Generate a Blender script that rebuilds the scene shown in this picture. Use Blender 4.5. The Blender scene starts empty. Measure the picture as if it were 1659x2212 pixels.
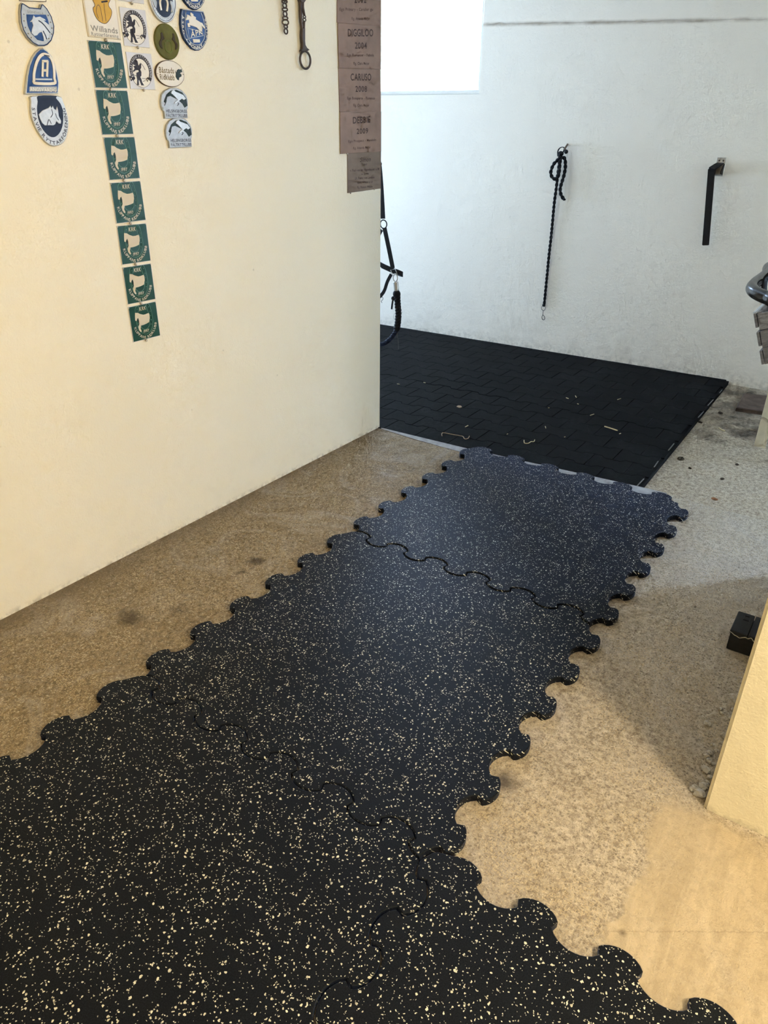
import bpy, bmesh, math, random
from mathutils import Vector, Matrix, noise
random.seed(7)
scene = bpy.context.scene
COL = scene.collection

# ------------------------------------------------------------------ camera
CAM = Vector((1.4814, -2.9229, 1.3985))
RIGHT = Vector((0.8237, 0.5670, 0.0071)).normalized()
FWD = Vector((-0.4975, 0.7285, -0.4710))
FWD = (FWD - RIGHT * FWD.dot(RIGHT)).normalized()
DOWN = FWD.cross(RIGHT).normalized()
FPX, CX, CY = 1586.0, 829.5, 1106.0
cam_data = bpy.data.cameras.new('camera')
cam_data.sensor_fit = 'VERTICAL'
cam_data.sensor_height = 36.0
cam_data.lens = FPX / 2212.0 * 36.0
cam_data.clip_start = 0.02
cam_data.clip_end = 60
cam = bpy.data.objects.new('camera', cam_data)
COL.objects.link(cam)
cam.matrix_world = Matrix(((RIGHT.x, -DOWN.x, -FWD.x, CAM.x), (RIGHT.y, -DOWN.y, -FWD.y, CAM.y), (RIGHT.z, -DOWN.z, -FWD.z, CAM.z), (0, 0, 0, 1)))
scene.camera = cam

# ------------------------------------------------------------------ world (hazy daylight), exposure
world = bpy.data.worlds.new('daylight')
scene.world = world
world.use_nodes = True
wn = world.node_tree.nodes
wn['Background'].inputs['Color'].default_value = (0.49, 0.68, 1.0, 1)
wn['Background'].inputs['Strength'].default_value = 24.5
scene.view_settings.view_transform = 'Standard'
scene.view_settings.look = 'None'
scene.view_settings.exposure = 1.3
scene.view_settings.gamma = 1.0
scene.view_settings.use_curve_mapping = False
scene.cycles.use_denoising = True
scene.cycles.max_bounces = 4
scene.cycles.diffuse_bounces = 4
scene.cycles.sample_clamp_indirect = 6.0
scene.cycles.use_adaptive_sampling = True
scene.cycles.adaptive_threshold = 0.09
scene.cycles.adaptive_min_samples = 14

LAMP_POS = (2.50, -2.28, 1.74)
LAMP_WATT = 62.0
LAMP_COL = (1.0, 0.825, 0.54)

def portal(loc, rot, sx, sy):
    """marks a window opening for the sampler; gives no light of its own"""
    d = bpy.data.lights.new('window_portal', 'AREA')
    d.shape = 'RECTANGLE'; d.size = sx; d.size_y = sy
    d.cycles.is_portal = True
    o = bpy.data.objects.new('window_portal', d); COL.objects.link(o)
    o.location = loc; o.rotation_euler = rot
    return o
portal((-1.58, 2.10, 1.84), (-math.pi / 2, 0, 0), 1.04, 0.60)
portal((-4.12, 0.87, 0.95), (0, -math.pi / 2, 0), 0.66, 1.46)

# ------------------------------------------------------------------ pixel -> plane helpers (places measured on the photo, put at their real depth)
def ray(x, y):
    return RIGHT * ((x - CX) / FPX) + DOWN * ((y - CY) / FPX) + FWD
def on_z(x, y, z=0.0):
    d = ray(x, y); return CAM + d * ((z - CAM.z) / d.z)
def on_plane(x, y, p, n):
    d = ray(x, y); return CAM + d * ((Vector(p) - CAM).dot(n) / d.dot(n))
LW_P = Vector((-0.5421, 0, 0)); LW_N = Vector((1, -0.0146, 0)).normalized(); LW_S = Vector((0.0146, 1, 0)).normalized()
BW_P = Vector((0, 1.872, 0)); BW_S = Vector((1, 0.032, 0)).normalized(); BW_N = Vector((BW_S.y, -BW_S.x, 0))
def LW(x, y):
    p = on_plane(x, y, LW_P, LW_N); return ((p - LW_P).dot(LW_S), p.z)
def BW(x, y):
    p = on_plane(x, y, BW_P, BW_N); return ((p - BW_P).dot(BW_S), p.z)
CRK = (BW(1040, 53), BW(1659, 42)); CK = (CRK[1][1] - CRK[0][1]) / (CRK[1][0] - CRK[0][0]); C0 = CRK[0][1] - CK * CRK[0][0]
def frame(S, N, P):
    return Matrix(((S.x, 0, N.x, P.x), (S.y, 0, N.y, P.y), (S.z, 1, N.z, P.z), (0, 0, 0, 1)))
LW_M = frame(LW_S, LW_N, LW_P); BW_M = frame(BW_S, BW_N, BW_P)

# ------------------------------------------------------------------ object helpers
def tag(o, label=None, cat=None, group=None, kind=None):
    for k, v in (('label', label), ('category', cat), ('group', group), ('kind', kind)):
        if v: o[k] = v
    return o
def link(name, data, mat=None, parent=None):
    o = bpy.data.objects.new(name, data); COL.objects.link(o)
    if mat is not None and data is not None:
        data.materials.clear()
        for m in (mat if isinstance(mat, (list, tuple)) else [mat]): data.materials.append(m)
    if parent is not None: o.parent = parent
    return o
def empty(name, M, label, cat, group=None):
    o = bpy.data.objects.new(name, None); COL.objects.link(o)
    o.empty_display_size = 0.05
    o.matrix_world = M if isinstance(M, Matrix) else Matrix.Translation(M)
    return tag(o, label, cat, group)
def mesh(bm, name='mesh', smooth=False):
    me = bpy.data.meshes.new(name); bmesh.ops.recalc_face_normals(bm, faces=bm.faces[:]); bm.to_mesh(me); bm.free()
    if smooth:
        for p in me.polygons: p.use_smooth = True
    return me
def bbox(bm, x0, y0, z0, x1, y1, z1, M=None, bevel=0):
    b = bmesh.new()
    vs = [b.verts.new((x, y, z)) for z in (z0, z1) for y in (y0, y1) for x in (x0, x1)]
    for f in ((0, 2, 3, 1), (4, 5, 7, 6), (0, 1, 5, 4), (2, 6, 7, 3), (0, 4, 6, 2), (1, 3, 7, 5)): b.faces.new([vs[i] for i in f])
    if bevel: bmesh.ops.bevel(b, geom=b.edges[:], offset=bevel, segments=2, affect='EDGES', profile=0.5)
    if M is not None: b.transform(M)
    t = bpy.data.meshes.new('t'); b.to_mesh(t); b.free(); bm.from_mesh(t); bpy.data.meshes.remove(t)
    return bm
def box_obj(name, lo, hi, mat, parent=None, bevel=0, M=None):
    return link(name, mesh(bbox(bmesh.new(), *lo, *hi, M=M, bevel=bevel)), mat, parent)
def area2(p):
    return sum(p[i][0] * p[(i + 1) % len(p)][1] - p[(i + 1) % len(p)][0] * p[i][1] for i in range(len(p)))
def inset(pts, d):
    """move a counter-clockwise outline inwards by d"""
    n = len(pts); out = []
    for i in range(n):
        a, b, c = Vector(pts[i - 1]), Vector(pts[i]), Vector(pts[(i + 1) % n])
        e, f = (b - a), (c - b)
        if e.length < 1e-9 or f.length < 1e-9: out.append(tuple(b)); continue
        e.normalize(); f.normalize()
        m = Vector((-e.y - f.y, e.x + f.x))
        if m.length < 1e-6: m = Vector((-e.y, e.x))
        m.normalize()
        k = max(0.45, m.dot(Vector((-e.y, e.x))))
        out.append(tuple(b + m * (d / k)))
    return out
def slab(bm, pts, z0, z1, rim=0.0, mi=0):
    """extruded outline; rim: width of the chamfer round the top"""
    if area2(pts) < 0: pts = pts[::-1]
    lo = [bm.verts.new((p[0], p[1], z0)) for p in pts]
    up = [bm.verts.new((p[0], p[1], z1 - rim)) for p in pts]
    n = len(pts); fs = []
    for i in range(n): fs.append(bm.faces.new((lo[i], lo[(i + 1) % n], up[(i + 1) % n], up[i])))
    if rim:
        tp = [bm.verts.new((p[0], p[1], z1)) for p in inset(pts, rim)]
        for i in range(n): fs.append(bm.faces.new((up[i], up[(i + 1) % n], tp[(i + 1) % n], tp[i])))
        up = tp
    fs.append(bm.faces.new(up)); fs.append(bm.faces.new(lo[::-1]))
    for f in fs: f.material_index = mi
    return bm
def band(bm, outer, inner, z0, z1, mi=0, closed=True):
    """a flat band between two outlines with the same number of points"""
    n = len(outer); V = [[bm.verts.new((p[0], p[1], z)) for p in ring] for z in (z0, z1) for ring in (outer, inner)]
    for i in range(n if closed else n - 1):
        j = (i + 1) % n
        for q in ((V[2][i], V[2][j], V[3][j], V[3][i]), (V[0][j], V[0][i], V[1][i], V[1][j]), (V[0][i], V[0][j], V[2][j], V[2][i]), (V[1][j], V[1][i], V[3][i], V[3][j])):
            bm.faces.new(q).material_index = mi
    if not closed:
        for i in (0, n - 1): bm.faces.new((V[0][i], V[2][i], V[3][i], V[1][i])).material_index = mi
    return bm
def stroke(bm, pts, w, z0, z1, mi=0, closed=False):
    n = len(pts); L, R = [], []
    for i in range(n):
        a = Vector(pts[i - 1] if (i or closed) else pts[i]); c = Vector(pts[(i + 1) % n] if (i < n - 1 or closed) else pts[i])
        t = (c - a); t.normalize(); nn = Vector((-t.y, t.x)) * (w / 2)
        p = Vector(pts[i]); L.append(tuple(p + nn)); R.append(tuple(p - nn))
    return band(bm, L, R, z0, z1, mi, closed)
def catmull(pts, k=6, closed=False):
    P = [Vector(p) for p in pts]; n = len(P); out = []
    for i in range(n if closed else n - 1):
        a, b, c, d = P[(i - 1) % n] if (i or closed) else P[0], P[i], P[(i + 1) % n], P[(i + 2) % n] if (i + 2 < n or closed) else P[-1]
        for j in range(k):
            t = j / k
            out.append(0.5 * ((2 * b) + (c - a) * t + (2 * a - 5 * b + 4 * c - d) * t * t + (3 * b - a - 3 * c + d) * t ** 3))
    if not closed: out.append(P[-1])
    return out
def tube(bm, path, r, seg=10, closed=False, caps=True, flat=1.0, up=None):
    """tube round a path; r a number or a function of 0..1; flat squeezes one axis (straps)"""
    P = [Vector(p) for p in path]; n = len(P); rings = []; prev = None
    for i in range(n):
        a = P[i - 1] if (i or closed) else P[0]; c = P[(i + 1) % n] if (i < n - 1 or closed) else P[-1]
        t = (c - a).normalized()
        if up is not None: u = Vector(up)
        elif prev is None: u = Vector((0, 0, 1)) if abs(t.z) < 0.9 else Vector((1, 0, 0))
        else: u = prev
        u = (u - t * u.dot(t)); u.normalize(); prev = u; v = t.cross(u)
        rr = r(i / max(1, n - 1)) if callable(r) else r
        rings.append([bm.verts.new(P[i] + u * (rr * math.cos(2 * math.pi * k / seg)) + v * (rr * flat * math.sin(2 * math.pi * k / seg))) for k in range(seg)])
    for i in range(n if closed else n - 1):
        A, B = rings[i], rings[(i + 1) % n]
        for k in range(seg): bm.faces.new((A[k], A[(k + 1) % seg], B[(k + 1) % seg], B[k]))
    if caps and not closed:
        bm.faces.new(rings[0][::-1]); bm.faces.new(rings[-1])
    return bm
def strap(bm, path, w, t, wide):
    """flat strap; wide: direction of its width"""
    P = [Vector(p) for p in path]; W = Vector(wide).normalized(); rings = []
    for i, p in enumerate(P):
        d = (P[min(i + 1, len(P) - 1)] - P[max(i - 1, 0)]).normalized()
        ww = (W - d * W.dot(d)).normalized(); nn = d.cross(ww)
        rings.append([bm.verts.new(p + ww * a * w / 2 + nn * b * t / 2) for a, b in ((-1, -1), (1, -1), (1, 1), (-1, 1))])
    for A, B in zip(rings, rings[1:]):
        for k in range(4): bm.faces.new((A[k], A[(k + 1) % 4], B[(k + 1) % 4], B[k]))
    bm.faces.new(rings[0][::-1]); bm.faces.new(rings[-1])
    return bm
def ring_path(c, r1, r2, U, V, n=28):
    c, U, V = Vector(c), Vector(U).normalized(), Vector(V).normalized()
    return [c + U * (r1 * math.cos(2 * math.pi * i / n)) + V * (r2 * math.sin(2 * math.pi * i / n)) for i in range(n)]
def ball(bm, c, r, sx=1, sy=1, sz=1, u=12, v=8):
    return bmesh.ops.create_uvsphere(bm, u_segments=u, v_segments=v, radius=r, matrix=Matrix.Translation(Vector(c)) @ Matrix.Diagonal((sx, sy, sz, 1)))

# ------------------------------------------------------------------ materials
class NT:
    def __init__(s, name):
        s.m = bpy.data.materials.new(name); s.m.use_nodes = True; s.t = s.m.node_tree; s.n = s.t.nodes
        s.b = s.n['Principled BSDF']; s.o = s.n['Material Output']; s.dim = '3D'
    def new(s, typ, **kw):
        x = s.n.new(typ)
        for k, v in kw.items(): setattr(x, k, v)
        return x
    def link(s, a, b): s.t.links.new(a, b); return s
    def coord(s, which='Object', scale=None, loc=None, rot=None):
        c = s.new('ShaderNodeTexCoord').outputs[which]
        if scale is None and loc is None and rot is None: return c
        mp = s.new('ShaderNodeMapping'); s.link(c, mp.inputs['Vector'])
        if scale is not None: mp.inputs['Scale'].default_value = scale if hasattr(scale, '__len__') else (scale,) * 3
        if loc is not None: mp.inputs['Location'].default_value = loc
        if rot is not None: mp.inputs['Rotation'].default_value = rot
        return mp.outputs[0]
    def pos(s): return s.new('ShaderNodeNewGeometry').outputs['Position']
    def noise(s, vec, scale, detail=4, rough=0.55, dist=0.0):
        x = s.new('ShaderNodeTexNoise', noise_dimensions=s.dim); s.link(vec, x.inputs['Vector'])
        x.inputs['Scale'].default_value = scale; x.inputs['Detail'].default_value = detail; x.inputs['Roughness'].default_value = rough; x.inputs['Distortion'].default_value = dist
        return x.outputs[0]
    def voro(s, vec, scale, feature='F1', out='Distance', rand=1.0):
        x = s.new('ShaderNodeTexVoronoi', feature=feature, voronoi_dimensions=s.dim); s.link(vec, x.inputs['Vector']); x.inputs['Scale'].default_value = scale; x.inputs['Randomness'].default_value = rand
        return x.outputs[out]
    def voro2(s, vec, scale):
        x = s.new('ShaderNodeTexVoronoi', voronoi_dimensions=s.dim); s.link(vec, x.inputs['Vector']); x.inputs['Scale'].default_value = scale
        return x.outputs['Distance'], x.outputs['Color']
    def ramp(s, f, stops, interp='LINEAR'):
        x = s.new('ShaderNodeValToRGB'); s.link(f, x.inputs[0]); e = x.color_ramp; e.interpolation = interp
        while len(e.elements) < len(stops): e.elements.new(0.5)
        for q, (p, c) in zip(e.elements, stops):
            q.position = p; q.color = (c, c, c, 1) if not hasattr(c, '__len__') else (*c, 1)
        return x.outputs[0]
    def math(s, op, a, b=None, c=None, clamp=False):
        x = s.new('ShaderNodeMath', operation=op, use_clamp=clamp)
        for i, v in enumerate((a, b, c)):
            if v is None: continue
            if isinstance(v, (int, float)): x.inputs[i].default_value = v
            else: s.link(v, x.inputs[i])
        return x.outputs[0]
    def mix(s, f, a, b, blend='MIX'):
        x = s.new('ShaderNodeMix', data_type='RGBA', blend_type=blend)
        for i, v in ((0, f), (6, a), (7, b)):
            if isinstance(v, (int, float)): x.inputs[i].default_value = v
            elif hasattr(v, '__len__'): x.inputs[i].default_value = (*v, 1)
            else: s.link(v, x.inputs[i])
        return x.outputs[2]
    def bump(s, h, strength=0.3, dist=0.002, prev=None):
        x = s.new('ShaderNodeBump'); s.link(h, x.inputs['Height']); x.inputs['Strength'].default_value = strength; x.inputs['Distance'].default_value = dist
        if prev is not None: s.link(prev, x.inputs['Normal'])
        return x.outputs[0]
    def set(s, color=None, rough=None, metal=None, normal=None, spec=None):
        for k, v in (('Base Color', color), ('Roughness', rough), ('Metallic', metal), ('Normal', normal), ('Specular IOR Level', spec)):
            if v is None: continue
            if isinstance(v, (int, float)): s.b.inputs[k].default_value = v
            elif hasattr(v, '__len__'): s.b.inputs[k].default_value = (*v, 1)
            else: s.link(v, s.b.inputs[k])
        return s.m
    def sep(s, vec):
        x = s.new('ShaderNodeSeparateXYZ'); s.link(vec, x.inputs[0]); return x.outputs

def paint(name, col, rough=0.5, metal=0.0, var=0.06, scale=60, bump=0.05):
    """painted, enamelled or metal surface with a little uneven tone"""
    t = NT(name); n = t.noise(t.coord('Object'), scale, 3)
    c = t.mix(t.ramp(n, [(0.3, 0.0), (0.7, 1.0)]), tuple(max(0, v * (1 - var)) for v in col), tuple(min(1, v * (1 + var)) for v in col))
    return t.set(c, rough, metal, t.bump(n, bump, 0.001) if bump else None, 0.22 if metal == 0 else None)

CRK_K = CK; CRK_0 = C0
def m_wall(name, col, base_dirt=True, line=False):
    t = NT(name); p = t.pos()
    n1 = t.noise(p, 2.2, 3); n2 = t.noise(p, 38, 4, 0.6); n3 = t.noise(p, 160, 2); n4 = t.noise(p, 9, 4, 0.6, 0.4)
    c = t.mix(t.ramp(n1, [(0.3, 0.0), (0.75, 1.0)]), tuple(v * 0.965 for v in col), col)
    x, y, z = t.sep(p)
    # scuffs, knocks and flecks
    sp, sc_ = t.voro2(p, 11); m = t.math('MULTIPLY', t.ramp(sp, [(0.03, 1.0), (0.055, 0.0)]), t.ramp(sc_, [(0.76, 0.0), (0.80, 1.0)]))
    c = t.mix(t.math('MULTIPLY', m, 0.30), c, (0.24, 0.21, 0.18))
    if base_dirt:
        k = t.math('MULTIPLY', t.math('SUBTRACT', 1.0, t.math('DIVIDE', z, 0.30), clamp=True), t.ramp(n4, [(0.47, 0.0), (0.66, 1.0)]))
        c = t.mix(t.math('MULTIPLY', k, 0.22 if line else 0.10), c, (0.42, 0.37, 0.29))
        k2 = t.math('MULTIPLY', t.math('SUBTRACT', 1.0, t.math('DIVIDE', z, 0.07 if line else 0.022), clamp=True), t.ramp(n2, [(0.44, 0.0), (0.62, 1.0)]))
        c = t.mix(t.math('MULTIPLY', k2, 0.35 if line else 0.6), c, (0.30, 0.26, 0.20))
    if line:   # brown dirt caught along the plaster ledge
        q = t.math('ABSOLUTE', t.math('SUBTRACT', t.math('ADD', z, t.math('MULTIPLY', t.math('SUBTRACT', n4, 0.5), 0.010)), t.math('MULTIPLY_ADD', x, CRK_K, CRK_0)))
        k = t.math('MULTIPLY', t.ramp(q, [(0.003, 1.0), (0.014, 0.0)]), t.ramp(t.noise(p, 6, 3), [(0.35, 0.15), (0.65, 0.9)]))
        c = t.mix(k, c, (0.36, 0.29, 0.21))
    b = t.bump(t.math('ADD', t.math('MULTIPLY_ADD', n2, 0.0048 if line else 0.0030, t.math('MULTIPLY', n3, 0.0016)), t.math('MULTIPLY', n4, 0.006 if line else 0.004)), 0.55, 1.0)
    return t.set(c, 0.62, 0, b, 0.3)

def m_floor():
    t = NT('concrete'); t.dim = '2D'; p = t.pos(); x, y, z = t.sep(p)
    n1 = t.noise(p, 1.6, 4); n2 = t.noise(p, 7, 4, 0.65); n3 = t.noise(p, 55, 4, 0.7); n4 = t.noise(p, 210, 2, 0.7)
    w = t.noise(t.coord('Object', (14, 5, 1)), 6, 6, 0.7, 1.5)
    brown = t.mix(t.ramp(n3, [(0.36, 0.0), (0.64, 1.0)]), (0.120, 0.087, 0.050), (0.30, 0.225, 0.135))
    grey = t.mix(t.ramp(n3, [(0.36, 0.0), (0.64, 1.0)]), (0.30, 0.252, 0.200), (0.55, 0.490, 0.405))
    left = t.ramp(t.math('ADD', x, t.math('MULTIPLY', n2, 0.5)), [(0.42, 1.0), (0.80, 0.0)])
    c = t.mix(left, grey, brown)
    c = t.mix(t.math('MULTIPLY', t.ramp(w, [(0.46, 0.0), (0.62, 1.0)]), 0.35), c, (0.47, 0.40, 0.29))
    c = t.mix(t.math('MULTIPLY', t.ramp(n1, [(0.38, 0.0), (0.68, 0.6)]), t.ramp(n2, [(0.35, 0.3), (0.65, 1.0)])), c, (0.22, 0.168, 0.105))
    n5 = t.noise(p, 3.1, 4, 0.7, 1.2)
    c = t.mix(t.ramp(n5, [(0.50, 0.0), (0.66, 0.55)]), c, (0.40, 0.365, 0.335))
    c = t.mix(t.math('MULTIPLY', t.ramp(n5, [(0.28, 0.55), (0.42, 0.0)]), t.ramp(n3, [(0.3, 1.0), (0.6, 0.2)])), c, (0.17, 0.128, 0.078))
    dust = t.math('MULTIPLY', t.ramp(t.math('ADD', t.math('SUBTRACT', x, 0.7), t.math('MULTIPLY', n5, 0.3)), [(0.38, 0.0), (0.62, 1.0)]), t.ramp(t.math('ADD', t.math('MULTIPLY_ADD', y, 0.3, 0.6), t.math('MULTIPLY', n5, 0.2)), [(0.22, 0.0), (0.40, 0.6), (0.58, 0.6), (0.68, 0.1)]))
    c = t.mix(t.math('MULTIPLY', dust, t.ramp(n3, [(0.3, 0.5), (0.6, 1.0)])), c, (0.56, 0.52, 0.465))   # pale dust towards the side wall, lightened further to make up for missing light
    wv_ = t.new('ShaderNodeVectorMath', operation='ADD'); t.link(p, wv_.inputs[0])
    nn_ = t.new('ShaderNodeTexNoise', noise_dimensions='2D'); t.link(p, nn_.inputs['Vector']); nn_.inputs['Scale'].default_value = 120; nn_.inputs['Detail'].default_value = 2
    sv_ = t.new('ShaderNodeVectorMath', operation='SCALE'); t.link(nn_.outputs[1], sv_.inputs[0]); sv_.inputs['Scale'].default_value = 0.009; t.link(sv_.outputs[0], wv_.inputs[1]); pw = wv_.outputs[0]
    low = t.math('LESS_THAN', z, -0.012)
    c = t.mix(t.math('MULTIPLY', low, 0.85), c, t.mix(t.ramp(n3, [(0.34, 0.0), (0.62, 1.0)]), (0.21, 0.165, 0.115), (0.47, 0.395, 0.30)))   # older slab behind the step
    # exposed aggregate
    for sc, th, dark, light, amt in ((135, 0.66, (0.14, 0.115, 0.085), (0.60, 0.53, 0.42), 0.55), (290, 0.64, (0.16, 0.135, 0.10), (0.66, 0.59, 0.48), 0.55)):
        d, cell = t.voro2(pw, sc)
        on = t.ramp(d, [(0.28, 1.0), (0.42, 0.0)])
        r = t.sep(cell)[0]
        c = t.mix(t.math('MULTIPLY', t.math('MULTIPLY', on, t.ramp(r, [(th, 0.0), (th + 0.03, 1.0)])), amt), c, dark)
        c = t.mix(t.math('MULTIPLY', t.math('MULTIPLY', on, t.ramp(r, [(0.12, 1.0), (0.15, 0.0)])), amt), c, light)
    # chaff and hay dust
    ch = t.voro(t.coord('Object', (60, 190, 1), rot=(0, 0, 0.5)), 1.0); ch2 = t.voro(t.coord('Object', (190, 60, 1), rot=(0, 0, 0.2)), 1.0)
    k = t.math('MULTIPLY', t.math('MAXIMUM', t.ramp(ch, [(0.15, 1.0), (0.25, 0.0)]), t.ramp(ch2, [(0.15, 1.0), (0.25, 0.0)])), t.ramp(n2, [(0.40, 0.12), (0.62, 0.65)]))
    c = t.mix(k, c, (0.54, 0.44, 0.29))
    # smooth screed in front of the wall end
    ed = t.math('ADD', x, t.math('MULTIPLY', t.math('SUBTRACT', n2, 0.5), 0.12))
    scr = t.math('MULTIPLY', t.ramp(t.math('SUBTRACT', ed, 1.0), [(0.350, 0.0), (0.366, 1.0)]), t.ramp(t.math('MULTIPLY', y, -0.5), [(0.765, 0.0), (0.785, 1.0)]))
    wv = t.noise(t.coord('Object', (30, 5, 1), rot=(0, 0, 0.45)), 1.0, 5, 0.6, 0.6)
    sc_c = t.mix(t.ramp(wv, [(0.35, 0.0), (0.7, 1.0)]), (0.42, 0.345, 0.240), (0.53, 0.445, 0.320))
    sc_c = t.mix(t.math('MULTIPLY', t.ramp(n3, [(0.42, 1.0), (0.5, 0.0)]), 0.25), sc_c, (0.33, 0.27, 0.19))
    ce = t.new('ShaderNodeTexVoronoi', feature='DISTANCE_TO_EDGE', voronoi_dimensions='2D'); t.link(pw, ce.inputs['Vector']); ce.inputs['Scale'].default_value = 1.9
    sc_c = t.mix(t.math('MULTIPLY', t.ramp(ce.outputs['Distance'], [(0.0008, 1.0), (0.0025, 0.0)]), 0.4), sc_c, (0.20, 0.15, 0.10))
    c = t.mix(t.math('MULTIPLY', scr, t.ramp(n2, [(0.3, 0.6), (0.5, 0.95)])), c, sc_c)
    # dark damp marks
    for sx, sy, r in ((-0.243, -1.809, 0.055), (-0.18, -1.695, 0.05), (-0.156, -1.331, 0.035), (-0.147, -1.411, 0.022), (0.86, 1.70, 0.24), (0.92, 1.36, 0.26), (1.05, 1.10, 0.17), (0.88, 0.95, 0.10), (1.376, -1.929, 0.012), (1.02, -1.72, 0.05)):
        dx = t.math('SUBTRACT', x, sx); dy = t.math('SUBTRACT', y, sy)
        d = t.math('SQRT', t.math('ADD', t.math('MULTIPLY', dx, dx), t.math('MULTIPLY', dy, dy)))
        d = t.math('ADD', d, t.math('MULTIPLY', t.math('SUBTRACT', n2, 0.5), r * 2.6))
        k = t.math('MULTIPLY', t.math('SUBTRACT', 1.0, t.math('DIVIDE', d, r), clamp=True), 1.0 if y is None else 0.9, clamp=True)
        c = t.mix(k, c, (0.085, 0.064, 0.044))
    # dirt at the foot of the partition
    k = t.math('MULTIPLY', t.ramp(t.math('ADD', x, 0.6), [(0.055, 0.75), (0.16, 0.0)]), t.ramp(n2, [(0.3, 0.3), (0.6, 1.0)]))
    c = t.mix(k, c, (0.15, 0.115, 0.075))
    b = t.bump(t.math('ADD', t.math('MULTIPLY_ADD', n3, 0.0035, t.math('MULTIPLY', n4, 0.0022)), t.math('MULTIPLY', scr, 0.0025)), 0.7, 1.0)
    return t.set(c, t.ramp(n2, [(0.3, 0.55), (0.7, 0.8)]), 0, b, 0.4)

def m_rubber():
    t = NT('speckled_rubber'); t.dim = '2D'; o3 = t.sep(t.coord('Object'))   # flat pattern, sheared so that it also breaks up the cut sides
    cb = t.new('ShaderNodeCombineXYZ'); t.link(t.math('MULTIPLY_ADD', o3[2], 0.8, o3[0]), cb.inputs[0]); t.link(t.math('MULTIPLY_ADD', o3[2], 0.7, o3[1]), cb.inputs[1]); p = cb.outputs[0]
    warp = t.new('ShaderNodeVectorMath', operation='ADD'); t.link(p, warp.inputs[0])
    nv = t.new('ShaderNodeTexNoise', noise_dimensions='2D'); t.link(p, nv.inputs['Vector']); nv.inputs['Scale'].default_value = 170; nv.inputs['Detail'].default_value = 2
    sc = t.new('ShaderNodeVectorMath', operation='SCALE'); t.link(nv.outputs[1], sc.inputs[0]); sc.inputs['Scale'].default_value = 0.0055
    t.link(sc.outputs[0], warp.inputs[1]); q = warp.outputs[0]
    g = t.noise(p, 420, 3, 0.7); big = t.noise(p, 14, 2)
    c = t.mix(t.ramp(g, [(0.35, 0.0), (0.7, 1.0)]), (0.0045, 0.0051, 0.0074), (0.0140, 0.0152, 0.0200))
    mask = None
    for s, th, r0 in ((140, 0.135, 0.235), (255, 0.13, 0.25)):
        d, vc = t.voro2(q, s); col = t.sep(vc); tone = col[2]
        size = t.math('MULTIPLY_ADD', col[1], 0.24, r0 - 0.12)
        on = t.math('MULTIPLY', t.math('LESS_THAN', col[0], t.math('MULTIPLY_ADD', big, 0.08, th - 0.04)), t.math('LESS_THAN', d, size))
        mask = on if mask is None else t.math('MAXIMUM', mask, on)
    chip = t.mix(tone, (0.50, 0.49, 0.41), (0.84, 0.82, 0.70))
    c = t.mix(mask, c, chip)
    t.b.inputs['Specular Tint'].default_value = (0.62, 0.80, 1.0, 1); t.b.inputs['Sheen Weight'].default_value = 0.22; t.b.inputs['Sheen Roughness'].default_value = 0.35; t.b.inputs['Sheen Tint'].default_value = (0.16, 0.36, 1.0, 1)  # blue tints put into the rubber, standing in for reflected blue sky
    b = t.bump(g, 0.45, 0.0012)
    return t.set(c, t.math('MULTIPLY_ADD', mask, 0.12, 0.37), 0, b, 0.10)

def m_black_rubber():
    t = NT('worn_black_rubber'); p = t.pos(); g = t.noise(p, 300, 4, 0.7); d = t.noise(p, 5, 5, 0.65, 0.6); f = t.noise(p, 45, 4, 0.7)
    c = t.mix(t.ramp(g, [(0.3, 0.0), (0.7, 1.0)]), (0.0028, 0.0029, 0.0032), (0.0075, 0.0077, 0.0083))
    dust = t.math('MULTIPLY', t.ramp(d, [(0.48, 0.0), (0.68, 1.0)]), t.ramp(f, [(0.40, 0.0), (0.75, 0.6)]))
    c = t.mix(t.math('MULTIPLY', dust, 0.4), c, (0.07, 0.082, 0.082))
    return t.set(c, 0.75, 0, t.bump(g, 0.5, 0.0015), 0.10)

M = {}
M['wall'] = m_wall('cream_plaster', (0.82, 0.775, 0.635))
M['wall_back'] = m_wall('white_plaster', (0.865, 0.80, 0.70), line=True)
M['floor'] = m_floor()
M['rubber'] = m_rubber()
M['black_rubber'] = m_black_rubber()
M['ceiling'] = paint('ceiling_paint', (0.74, 0.72, 0.68), 0.8, var=0.03)
M['strip'] = paint('worn_grey_strip', (0.33, 0.33, 0.34), 0.5, 0.0, 0.25, 30, 0.2)
M['frame'] = paint('white_window_paint', (0.80, 0.78, 0.74), 0.4, var=0.02)

def m_glass():
    t = NT('window_glass'); gl = t.new('ShaderNodeBsdfGlossy'); gl.inputs['Roughness'].default_value = 0.02
    tr = t.new('ShaderNodeBsdfTransparent'); fr = t.new('ShaderNodeFresnel'); fr.inputs[0].default_value = 1.45
    mx = t.new('ShaderNodeMixShader'); t.link(fr.outputs[0], mx.inputs[0]); t.link(tr.outputs[0], mx.inputs[1]); t.link(gl.outputs[0], mx.inputs[2]); t.link(mx.outputs[0], t.o.inputs[0])
    return t.m
M['glass'] = m_glass()

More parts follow.
